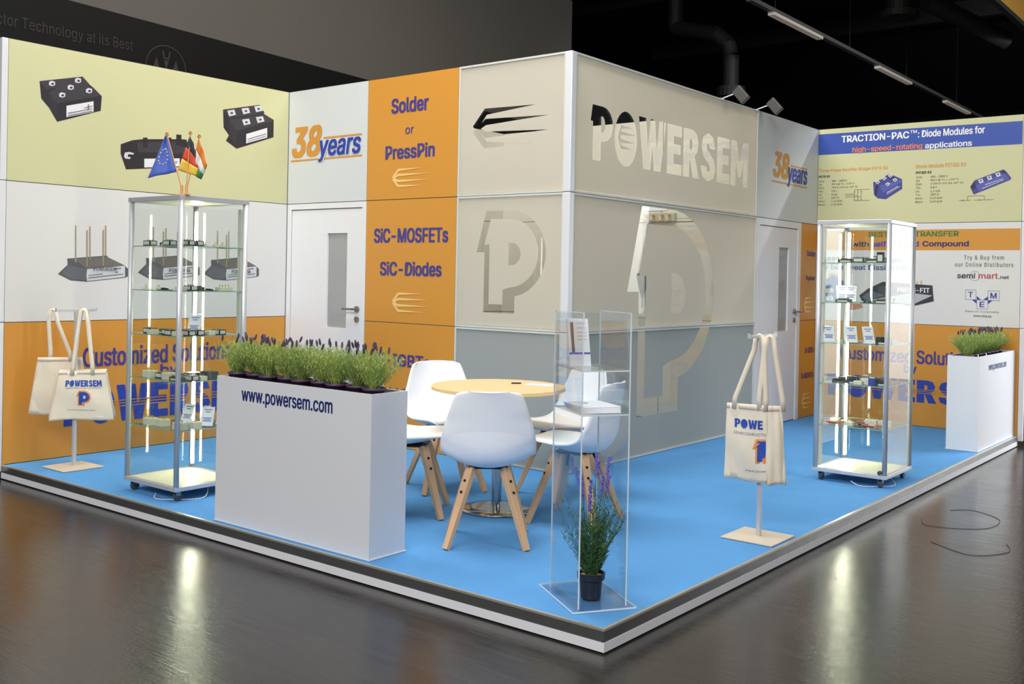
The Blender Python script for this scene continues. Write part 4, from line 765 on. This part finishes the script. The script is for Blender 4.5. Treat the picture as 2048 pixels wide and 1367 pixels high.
def planter(name,label,x0,y0,x1,y1,h):
    t=thing(name,label,'planter',(x0,y0,0)); w,d=x1-x0,y1-y0; th=.014
    m=MB().box((0,0,0),(w,th,h)).box((0,d-th,0),(w,d,h)).box((0,th,0),(th,d-th,h)).box((w-th,th,0),(w,d-th,h)); m.build('box_side',plw,t)
    MB().box((th,th,h-.115),(w-th,d-th,h-.10)).build('inner_shelf',soil,t)
    MB().box((-.006,-.002,0),(w+.006,d+.006,.006)).build('floor_strip',plw,t)
    return t
PX0,PX1,PY0,PY1,PH=-2.624,-1.389,.049,.296,.806
pa=planter('planter_box','wide grey-white planter box with www lettering beside the round table',PX0,PY0,PX1,PY1,PH)
# letters on the long front face (facing the aisle)
boldtext(MB(),'www.powersem.com',(.225,PH-.138,.955,PH-.064),lambda a,b,k:(a,-.0012-k,b)).build('lettering',navy,pa,label='dark blue web address')
nth=('first','second','third','fourth','fifth','sixth','seventh','eighth','ninth')
for i in range(9): lavender((PX0+.075+i*.1355,(PY0+PY1)/2-.035+.02*(i%2),PH-.085),i,f'potted lavender in the wide planter box, {nth[i]} from the left end','lavenders in the wide planter',7)
QX0,QX1,QY0,QY1,QH=-.287,-.031,5.71,7.0-.03,.795
pb=planter('planter_box','grey-white planter box standing against the end of the far wall',QX0,QY0,QX1,QY1,QH)
boldtext(MB(),'www.powersem.com',(.30,QH-.145,.92,QH-.085),lambda a,b,k:(QX1-QX0+.0012+k,a,b)).build('lettering',pm('print_faded_blue',(92,104,150),.5),pb,label='dark blue web address')
for i in range(8): lavender(((QX0+QX1)/2,QY0+.09+i*.14,QH-.10),i+3,f'potted lavender in the far planter box, {nth[i]} from its near end','lavenders in the far planter',6)
for i,(x,y) in enumerate(((-.06,5.78),(-.055,6.02))): 
    t=thing('plant_tag',('white plant tag at the near corner of the far planter','white plant tag halfway along the far planter')[i],'tag',(x,y,QH-.03)); MB().bar((0,0,-.07),(0,0,.045),.028,.0015,(1,0,0)).build('tag_card',mcard,t)
# ------------------------------------------------------------------ tote bags
cot=pm('natural_cotton',(238,226,206),.9,var=.03,scale=25,bump=.5,bscale=300,spec=.1); bord=pm('print_orange',(232,146,60),.7); bblue=pm('print_royal',(36,72,170),.7)
board=pm('stand_board',(214,200,180),.55,var=.05,scale=6,stretch=(1,12,1))
def bag_stand(name,label,x,y,bx,by,rodlen):
    t=thing(name,label,'stand',(x,y,0))
    MB().box((bx-.148,by-.148,0),(bx+.148,by+.148,.008)).build('base_plate',board,t,bevel=.002)
    MB().box((-.011,-.011,.008),(.011,.011,1.085)).build('post',alu,t)
    MB().box((-.008,-rodlen/2,1.085),(.008,rodlen/2,1.101)).build('cross_bar',alu,t)
    MB().box((-.009,-rodlen/2,1.101),(.009,-rodlen/2+.005,1.112)).box((-.009,rodlen/2-.005,1.101),(.009,rodlen/2,1.112)).build('end_stop',alu,t)
    return t
bag_stand('bag_stand','metal T stand on a square board, holding bags by the left wall',-4.64,.316,.02,-.016,.30)
bag_stand('bag_stand','metal T stand on a square board, holding bags at the aisle edge',-.18,1.80,-.0,-.01,.34)
def bag(label,hx,hy,yaw_,W0,W1,H,ztop,zbar,group,printed='full',puff=.012,seed=0,handle_gap=.11,shear=0,twist=0,hands=True,hoff=0):
    """hangs at (hx,hy); local a = width axis, o = outward towards the viewer"""
    t=thing('tote_bag',label,'bag',(hx,hy,ztop-H),yaw_,group)
    rnd=random.Random(seed)
    def S(u,v,side):
        w_=W1+(W0-W1)*v; a=(u-.5)*w_+shear*(1-v); z=H*v
        bulge=puff*math.sin(math.pi*u)*math.sin(math.pi*min(1,v*1.05+.02))+.004*math.sin(u*13+seed)*(.4+.6*(1-v))+.003*math.sin(v*9+u*5+seed)
        return (a,-side*(bulge+.002),z-.006*math.cos(u*6.28+seed)*(1-v))
    m=MB().grid(lambda u,v:S(u,v,1),26,22); m.build('front_cloth',cot,t,smooth=True,solid=.001)
    MB().grid(lambda u,v:S(1-u,v,-.6),14,12).build('back_cloth',cot,t,smooth=True,solid=.001)
    MB().grid(lambda u,v:tuple(Vector(S(u,.93+.07*v,1))+Vector((0,-.0022,0))),26,2).build('hem',cot,t,smooth=True,solid=.001)
    dz=zbar-(ztop-H)
    for i,(s_,o) in enumerate(((1,-.006),(-1,.008))):
        a0=-handle_gap*.8; a1=handle_gap*.8; c=hoff; hw=.013
        pts=[(a0-.0,o,H-.03),(a0*.92,o,H+.03),(c-.028,o*.8,dz-.08),(c-.016,o*.6,dz-.004),(c,0,dz+.004+.0)]
        pts+= [(c+.016,o*.6,dz-.004),(c+.028,o*.8,dz-.08),(a1*.92,o,H+.03),(a1,o,H-.03)]
        vs=[];
        for k,p in enumerate(pts):
            d=Vector(pts[min(k+1,len(pts)-1)])-Vector(pts[max(k-1,0)]); d.y=0; d.normalize(); n=Vector((d.z,0,-d.x)); 
            vs+=[Vector(p)-n*hw,Vector(p)+n*hw]
        mm=MB().add(vs,[(2*k,2*k+1,2*k+3,2*k+2) for k in range(len(pts)-1)]); mm.build('handle',cot,t,smooth=True,solid=.002,off=0)
    def put(loops,k=1):
        v_,tr=fill2d(loops); out=[]
        for a,b in v_: p=S(a,b,1); out.append((p[0],p[1]-.0013-.0006*k,p[2]))
        return out,tr
    def pr(name,loops_list,mat,k=1):
        mm=MB()
        for l in loops_list: mm.add(*put(l,k))
        mm.build(name,mat,t)
    def clip(l,x): 
        out=[]
        for i in range(len(l)):
            p,q=l[i-1],l[i]
            if (p[0]<=x)!=(q[0]<=x): s_=(x-p[0])/(q[0]-p[0]); out.append((x,p[1]+s_*(q[1]-p[1])))
            if q[0]<=x: out.append(q)
        return out
    if printed:
        full=printed=='full'
        if full: word,rc='POWERSEM',(.17,.68,.88,.81); pl=(.40,.29,.66,.60); sub=('SEMICONDUCTOR  TURN-ON TIME'.replace('  TURN-ON TIME',' TOP QUALITY'),(.20,.635,.87,.665)); web=('www.powersem.com',(.27,.185,.72,.21)); cx=9
        else: word,rc='POWE',(.20,.685,.90,.80); pl=(.66,.245,1.24,.56); sub=('SEMICONDUCTO',(.20,.60,.97,.635)); web=('www.powe',(.50,.125,.97,.155)); cx=.97
        pr('company_name',[[o_]+h for ch,o_,h in logotype(word,rc)],bblue,2)
        po2,pi2,pd2=plogo(pl); g2=lambda l:clip(l,cx)
        pr('emblem_outline',[[g2(po2),g2(pi2)]] if full else [[g2(po2)]],bord,1); pr('emblem',[[g2(pi2),pd2]] if full else [[g2(pi2)]],bblue,3)
        for s_,rc_ in (sub,web):
            mm=MB(); vv,ff,_=text_raw(s_,.01,0); out=[]
            for a,b in vv: p=S(rc_[0]+(rc_[2]-rc_[0])*a,rc_[1]+(rc_[3]-rc_[1])*b,1); out.append((p[0],p[1]-.0025,p[2]))
            mm.add(out,ff); mm.build('print_text',pm('print_bag_grey',(112,112,140),.7),t)
    return t
yl=math.atan2(.40,.92)+R(0)
# left stand: width axis turned to run mostly along the bar
yl=R(58)
bag('cream tote bag with the blue and orange print, front of the left stand',-4.598,.345,yl,.30,.425,.345,.672,1.095,'tote bags by the left wall','full',.014,1,.085)
bag('blank cream tote bag hanging behind the printed one by the left wall',-4.765,.27,R(56),.29,.40,.40,.760,1.092,'tote bags by the left wall',None,.012,4,.085,hoff=-.05)
bag('cream tote bag peeping out behind the printed bag by the left wall',-4.66,.385,R(62),.31,.44,.335,.676,1.094,'tote bags by the left wall',None,.010,7,.08)
bag('cream tote bag with a folded print at the aisle edge',-.240,1.752,R(8),.225,.24,.415,.722,1.093,'tote bags at the aisle edge','half',.010,2,.09,hoff=.06)
bag('narrow blank side of a second cream tote bag at the aisle edge',-.100,1.79,R(38),.085,.12,.425,.722,1.091,'tote bags at the aisle edge',None,.018,5,.06,shear=.012,hoff=-.03)
# ------------------------------------------------------------------ chairs
shell_m=pm('shell_white',(242,244,250),.38,var=.01,spec=.5); pad_m=pm('seat_pad_white',(243,240,234),.5,var=.015); oak=pm('oak_leg',(214,172,130),.5,var=.16,scale=10,stretch=(1,1,.12)); brk=pm('black_bracket',(28,28,32),.45,.5)
def lerp(a,b,t): return a+(b-a)*t
PROF=[(.235,.440,.145),(.215,.458,.180),(.13,.452,.218),(.02,.440,.238),(-.08,.436,.244),(-.155,.452,.245),(-.205,.505,.242),(-.228,.58,.232),(-.243,.66,.215),(-.258,.74,.192),(-.270,.795,.170),(-.276,.822,.150)]
def prof(t):
    n=len(PROF)-1; x=t*n; i=min(int(x),n-1); f=x-i
    P=[PROF[max(0,min(n,i+k))] for k in(-1,0,1,2)]
    return tuple(.5*((2*P[1][c])+(-P[0][c]+P[2][c])*f+(2*P[0][c]-5*P[1][c]+4*P[2][c]-P[3][c])*f*f+(-P[0][c]+3*P[1][c]-3*P[2][c]+P[3][c])*f**3) for c in range(3))
def shellpt(u,v,inset=0.0,push=0.0):
    x,z,w_=prof(v); s_=(u-.5)*2; w_-=inset
    y=s_*w_
    e=.02*min(1,v/.3) ; k=s_*s_
    seat=max(0,1-abs(v-.25)/.32); bend=max(0,1-abs(v-.52)/.26); back=max(0,min(1,(v-.48)/.25))
    z2=z+k*(.022*seat+.055*bend)+ (-.012*back*(k**2)) - (.012*k*k*max(0,(v-.93)/.07)*2) + (-.014*(1-k)*max(0,(v-.90)/.10))
    x2=x+k*(.050*bend+.060*back)
    # outward normal approx in the side plane
    a=prof(min(1,v+.02)); b=prof(max(0,v-.02)); d=Vector((a[0]-b[0],a[1]-b[1])).normalized(); n=Vector((-d.y,d.x)) # towards sitter? 
    return (x2+n.x*push*-1, y, z2+n.y*push*-1)
def make_chair():
    t=thing('shell_chair','x','chair')
    m=MB().grid(lambda u,v:shellpt(u,v),20,34); m.build('shell',shell_m,t,smooth=True,solid=.010,off=0)
    # belly under the seat
    m=MB().grid(lambda u,v:shellpt(u,.03+v*.74,0,.002-.040*(math.sin(math.pi*v**.85)**2)*(1-((u-.5)*2)**2)**.8),18,24); m.build('underside',shell_m,t,smooth=True,solid=.003,off=0)
    m=MB().grid(lambda u,v:shellpt(.035+.93*u,.02+.42*v,.006,.014*(1-abs(2*u-1)**6)*min(1,v*8)*min(1,(1-v)*8)+.006),20,20); m.build('seat_pad',pad_m,t,smooth=True,solid=.006,off=0)
    m=MB().box((-.10,-.10,.392),(.10,.10,.404)); m.build('seat_bracket',brk,t)
    for sx in (1,-1):
        for sy in (1,-1):
            n=Vector((sx,sy,0)).normalized(); tv=Vector((-n.y,n.x,0))
            p=Vector((sx*.085,sy*.085,.398)); q=Vector((sx*.205,sy*.205,0.0))
            l=MB().taper(p,q,.036,.050,.026,.034,n).build('leg',oak,t,bevel=.003)
            m=MB()
            for f in (.16,.30):
                c=p.lerp(q,f)+tv*.0; m.cyl(c+n*.016,c+n*.0235,.007,n=10)
            m.build('screw',brk,l)
            m=MB(); a=p+n*-.03; m.add([a+tv*.008,a-tv*.008,p.lerp(q,.33)-n*.016-tv*.008,p.lerp(q,.33)-n*.016+tv*.008,p-n*.012+tv*.008+Vector((0,0,.0)),p-n*.012-tv*.008],[(0,1,2,3),(0,3,4),(1,5,2),(4,3,2,5),(0,4,5,1)]); m.build('leg_clamp',brk,l)
    return t
ch=make_chair()
CH=[(-1.228,.748,129,'white shell chair on the aisle side of the round table, back to the viewer'),
(-1.985,.945,37,'white shell chair half hidden by the wide planter box'),
(-2.285,1.585,-29,'white shell chair facing the aisle, in front of the orange wall'),
(-1.135,1.425,191,'white shell chair seen in profile behind the acrylic display stand'),
(-1.600,1.935,-106,'white shell chair nearest the frosted glass wall, behind the acrylic stand')]
for i,(x,y,a,l) in enumerate(CH):
    o=ch if i==0 else copy_tree(ch)
    o.location=(x,y,0); o.rotation_euler=(0,0,R(a)); tag(o,l,'chair','chairs around the round table')
# table
tb=thing('round_table','round pale wood table on a steel pedestal, among the white chairs','table',(-1.645,1.335,0))
topm=pm('beech_top',(238,204,150),.38,var=.06,scale=5,stretch=(1,9,1))
MB().lathe([(0,.712),(.385,.712),(.40,.716),(.40,.734),(.397,.737),(0,.737)],72).build('table_top',topm,tb)
chrome=pm('polished_steel',(190,188,184),.14,.95,var=.03)
MB().cyl((0,0,.02),(0,0,.70),.030,n=32).build('pedestal',chrome,tb,smooth=False)
MB().lathe([(.0,.034),(.04,.032),(.14,.018),(.215,.008),(.218,.0),(0,.0)],64).build('foot_disc',chrome,tb,smooth=True)
MB().box((-.2,-.03,.70),(.2,.03,.712)).box((-.03,-.2,.70),(.03,.2,.712)).build('top_bracket',brk,tb)
pn=thing('paper_sheet','sheet of white paper lying on the round table','paper',(-1.50,1.56,.7375),.3)
MB().box((-.09,-.05,0),(.09,.05,.002)).build('sheet',mcard,pn); 
pn=thing('pen','small dark pen lying beside the paper on the round table','pen',(-1.64,1.50,.7375),.8); MB().cyl((-.03,0,.004),(.03,0,.004),.004,n=8).build('barrel',brk,pn)
# ------------------------------------------------------------------ acrylic display
AX=thing('acrylic_display','tall clear acrylic display stand at the front corner of the carpet','display stand',(-.206,.112,0))
U=Vector((-.835,.55,0)); V=Vector((.60,.80,0)); V=Vector((.55,.835,0))
ae=pm('acrylic_edge',(222,236,244),.15,spec=.8)
LA,LB,AH=.33,.222,1.243
def pt(a,b,z): 
    p=U*a+V*b; return (p.x,p.y,z)
def obx(m,a0,a1,b0,b1,z0,z1):
    c=[pt(a,b,z) for z in(z0,z1) for a,b in((a0,b0),(a1,b0),(a1,b1),(a0,b1))]
    return m.add(c,[(0,1,2,3),(7,6,5,4),(4,5,1,0),(5,6,2,1),(6,7,3,2),(7,4,0,3)])
for b in (0,LB-.006):
    p=obx(MB(),0,LA,b,b+.006,.008,AH).build('side_panel',acr,AX)
    m=MB(); obx(m,-.0015,0,b,b+.006,.008,AH); obx(m,LA,LA+.0015,b,b+.006,.008,AH); obx(m,0,LA,b,b+.006,AH,AH+.0015); m.build('panel_edge',ae,p)
for z in (.818,1.003):
    p=obx(MB(),.0,LA,.006,LB-.006,z-.006,z).build('shelf',acr,AX)
    m=MB(); obx(m,-.0015,0,.006,LB-.006,z-.006,z); obx(m,LA,LA+.0015,.006,LB-.006,z-.006,z); m.build('shelf_edge',ae,p)
p=obx(MB(),-.025,LA+.055,-.03,LB+.035,0,.007).build('base_plate',acr,AX)
m=MB(); e=.002; obx(m,-.025-e,-.025,-.03,LB+.035,0,.007); obx(m,LA+.055,LA+.055+e,-.03,LB+.035,0,.007); obx(m,-.025,LA+.055,-.03-e,-.03,0,.007); obx(m,-.025,LA+.055,LB+.035,LB+.035+e,0,.007); m.build('base_edge',ae,p)
obx(MB(),LA-.008,LA-.003,.006,LB-.006,.82,AH-.01).build('back_panel',acr,AX)
def onA(a,b,z): q=U*a+V*b; return (-.206+q.x,.112+q.y,z)
angA=math.atan2(-U.y,-U.x)   # faces the open front
# leaflets: leaning in the upper bay
lw=.098
for i,(b,l) in enumerate(((.075,'stack of white leaflets with a blue band, leaning on the upper acrylic shelf'),)):
    t=thing('leaflet_stack' if i==0 else 'leaflet',l,'leaflets',onA(.20 if i==0 else .26,b,1.0035),math.atan2(V.y,V.x))
    n_=.02 if i==0 else .003; hh=.205
    # local x along V (width), local y into depth
    m=MB().add([(-lw/2,0,0),(lw/2,0,0),(lw/2,n_,0),(-lw/2,n_,0),(-lw/2,.05,hh),(lw/2,.05,hh),(lw/2,.05+n_,hh),(-lw/2,.05+n_,hh)],[(0,3,2,1),(4,5,6,7),(0,1,5,4),(1,2,6,5),(2,3,7,6),(3,0,4,7)]); m.build('paper',mcard,t)
    def face(x0,z0,x1,z1,mat,nm,k=1):
        f=lambda x,z:(x,.05*z/hh-.0006*k,z); MB().add([f(x0,z0),f(x1,z0),f(x1,z1),f(x0,z1)],[(0,1,2,3)]).build(nm,mat,t)
    face(-lw/2,.052,lw/2,.060,pm('leaflet_blue',(98,98,180),.5),'blue_band'); 
    if i==0: face(-lw/2+.012,.060,-lw/2+.026,.19,pm('leaflet_dark',(96,72,92),.5),'dark_strip')
    for j,z in enumerate((.185,.165,.145,.13,.115)): face(-.008,z,lw/2-.014,z+.0022,pm('leaflet_grey',(176,176,190),.5),'text_line',2)
# booklets lying on the lower shelf
for i in range(4):
    t=thing('booklet',('lowest','second from the bottom','third from the bottom','topmost, with a small round print')[i]+(' white booklet in the pile on the lower acrylic shelf' if i<3 else ', white booklet on the lower acrylic pile'),'booklet',onA(.13+.006*i,.108,.8185+i*.0068),math.atan2(V.y,V.x)+(-.05+.035*i),'booklets on the acrylic shelf')
    MB().box((-.088,-.105,0),(.088,.105,.0064)).build('pages',mcard,t,bevel=.002)
    if i==3: MB().cyl((-.02,.03,.0064),(-.02,.03,.0068),.016,n=24).build('round_print',pm('stamp',(140,150,170),.5),t)
# potted lavender standing in the display
pl_=thing('lavender_plant','dark green flowering lavender in a black pot, on the acrylic base','plant',(-.262,.292,.0075))
MB().lathe([(0,.0),(.040,.0),(.046,.075),(.0545,.078),(.056,.102),(.050,.102),(.047,.088),(.0,.088)],32).build('pot',pm('pot_black',(34,38,52),.4),pl_,smooth=False)
MB().lathe([(0,.090),(.0475,.089)],20).build('soil',pm('bark_soil',(176,140,112),.9,var=.3,scale=90,bump=.6),pl_)
dl=pm('dark_leaf',(66,104,58),.6,var=.3,scale=40); vio=pm('violet_flower',(120,112,200),.7,var=.2,scale=90)
rnd=random.Random(5); m=MB(); stems=[]
for i in range(84):
    a=rnd.uniform(0,6.28); le=rnd.uniform(.02,.135); h=rnd.uniform(.16,.34); tall=i<11
    if tall: h=rnd.uniform(.34,.50); le=rnd.uniform(.02,.085)
    p0=Vector((.02*math.cos(a),.02*math.sin(a),.088)); p1=p0+Vector((le*.4*math.cos(a),le*.4*math.sin(a),h*.5)); p2=p0+Vector((le*math.cos(a),le*math.sin(a),h))
    m.cyl(p0,p1,.0012,.0011,n=4,cap=False).cyl(p1,p2,.0011,.0008,n=4,cap=False)
    for k in range(26 if not tall else 20):
        t_=.06+.85*k/26*(.75 if tall else 1.05); q=p0.lerp(p1,t_*2) if t_<.5 else p1.lerp(p2,t_*2-1)
        b=rnd.uniform(0,6.28); L_=rnd.uniform(.026,.050)*(1-.4*t_); d=Vector((math.cos(b)*.65,math.sin(b)*.65,rnd.uniform(.35,1))).normalized(); s_=d.cross(Vector((rnd.uniform(-1,1),rnd.uniform(-1,1),.3))).normalized()*.0022
        m.add([q,q+d*L_*.5+s_,q+d*L_,q+d*L_*.5-s_],[(0,1,2,3)])
    if tall: stems.append((p1,p2))
f=m.build('foliage',dl,pl_); f['kind']='stuff'; pl_.scale=(1.1,1.1,1.06)
for p1,p2 in stems:
    mm=MB(); d=(p2-p1).normalized()
    for k in range(9):
        c=p2-d*(.075*k/9)
        for j in range(4):
            b=rnd.uniform(0,6.28); mm.ell((c.x+.0045*math.cos(b),c.y+.0045*math.sin(b),c.z),.0042,.0042,.0055,5,3)
    mm.build('flower_spike',vio,pl_)
# loose wire on the hall floor
mm=MB()
for pts in (((.22,3.35),(.32,3.15),(.6,3.3),(.62,3.62),(.42,3.8),(.3,3.7)),((.45,2.75),(.7,2.6),(.85,2.8),(.8,3.0))): mm.tube(smooth_pts([(a,b,ZF+.002) for a,b in pts]),.0014,6)
tag(mm.build('loose_wire',dark2),'thin black wire lying curled on the dark hall floor','wire')
# tidy: prototypes without a place
for o in list(bpy.data.objects):
    if o.name.startswith('x') and o.type=='EMPTY' and not o.children: bpy.data.objects.remove(o)
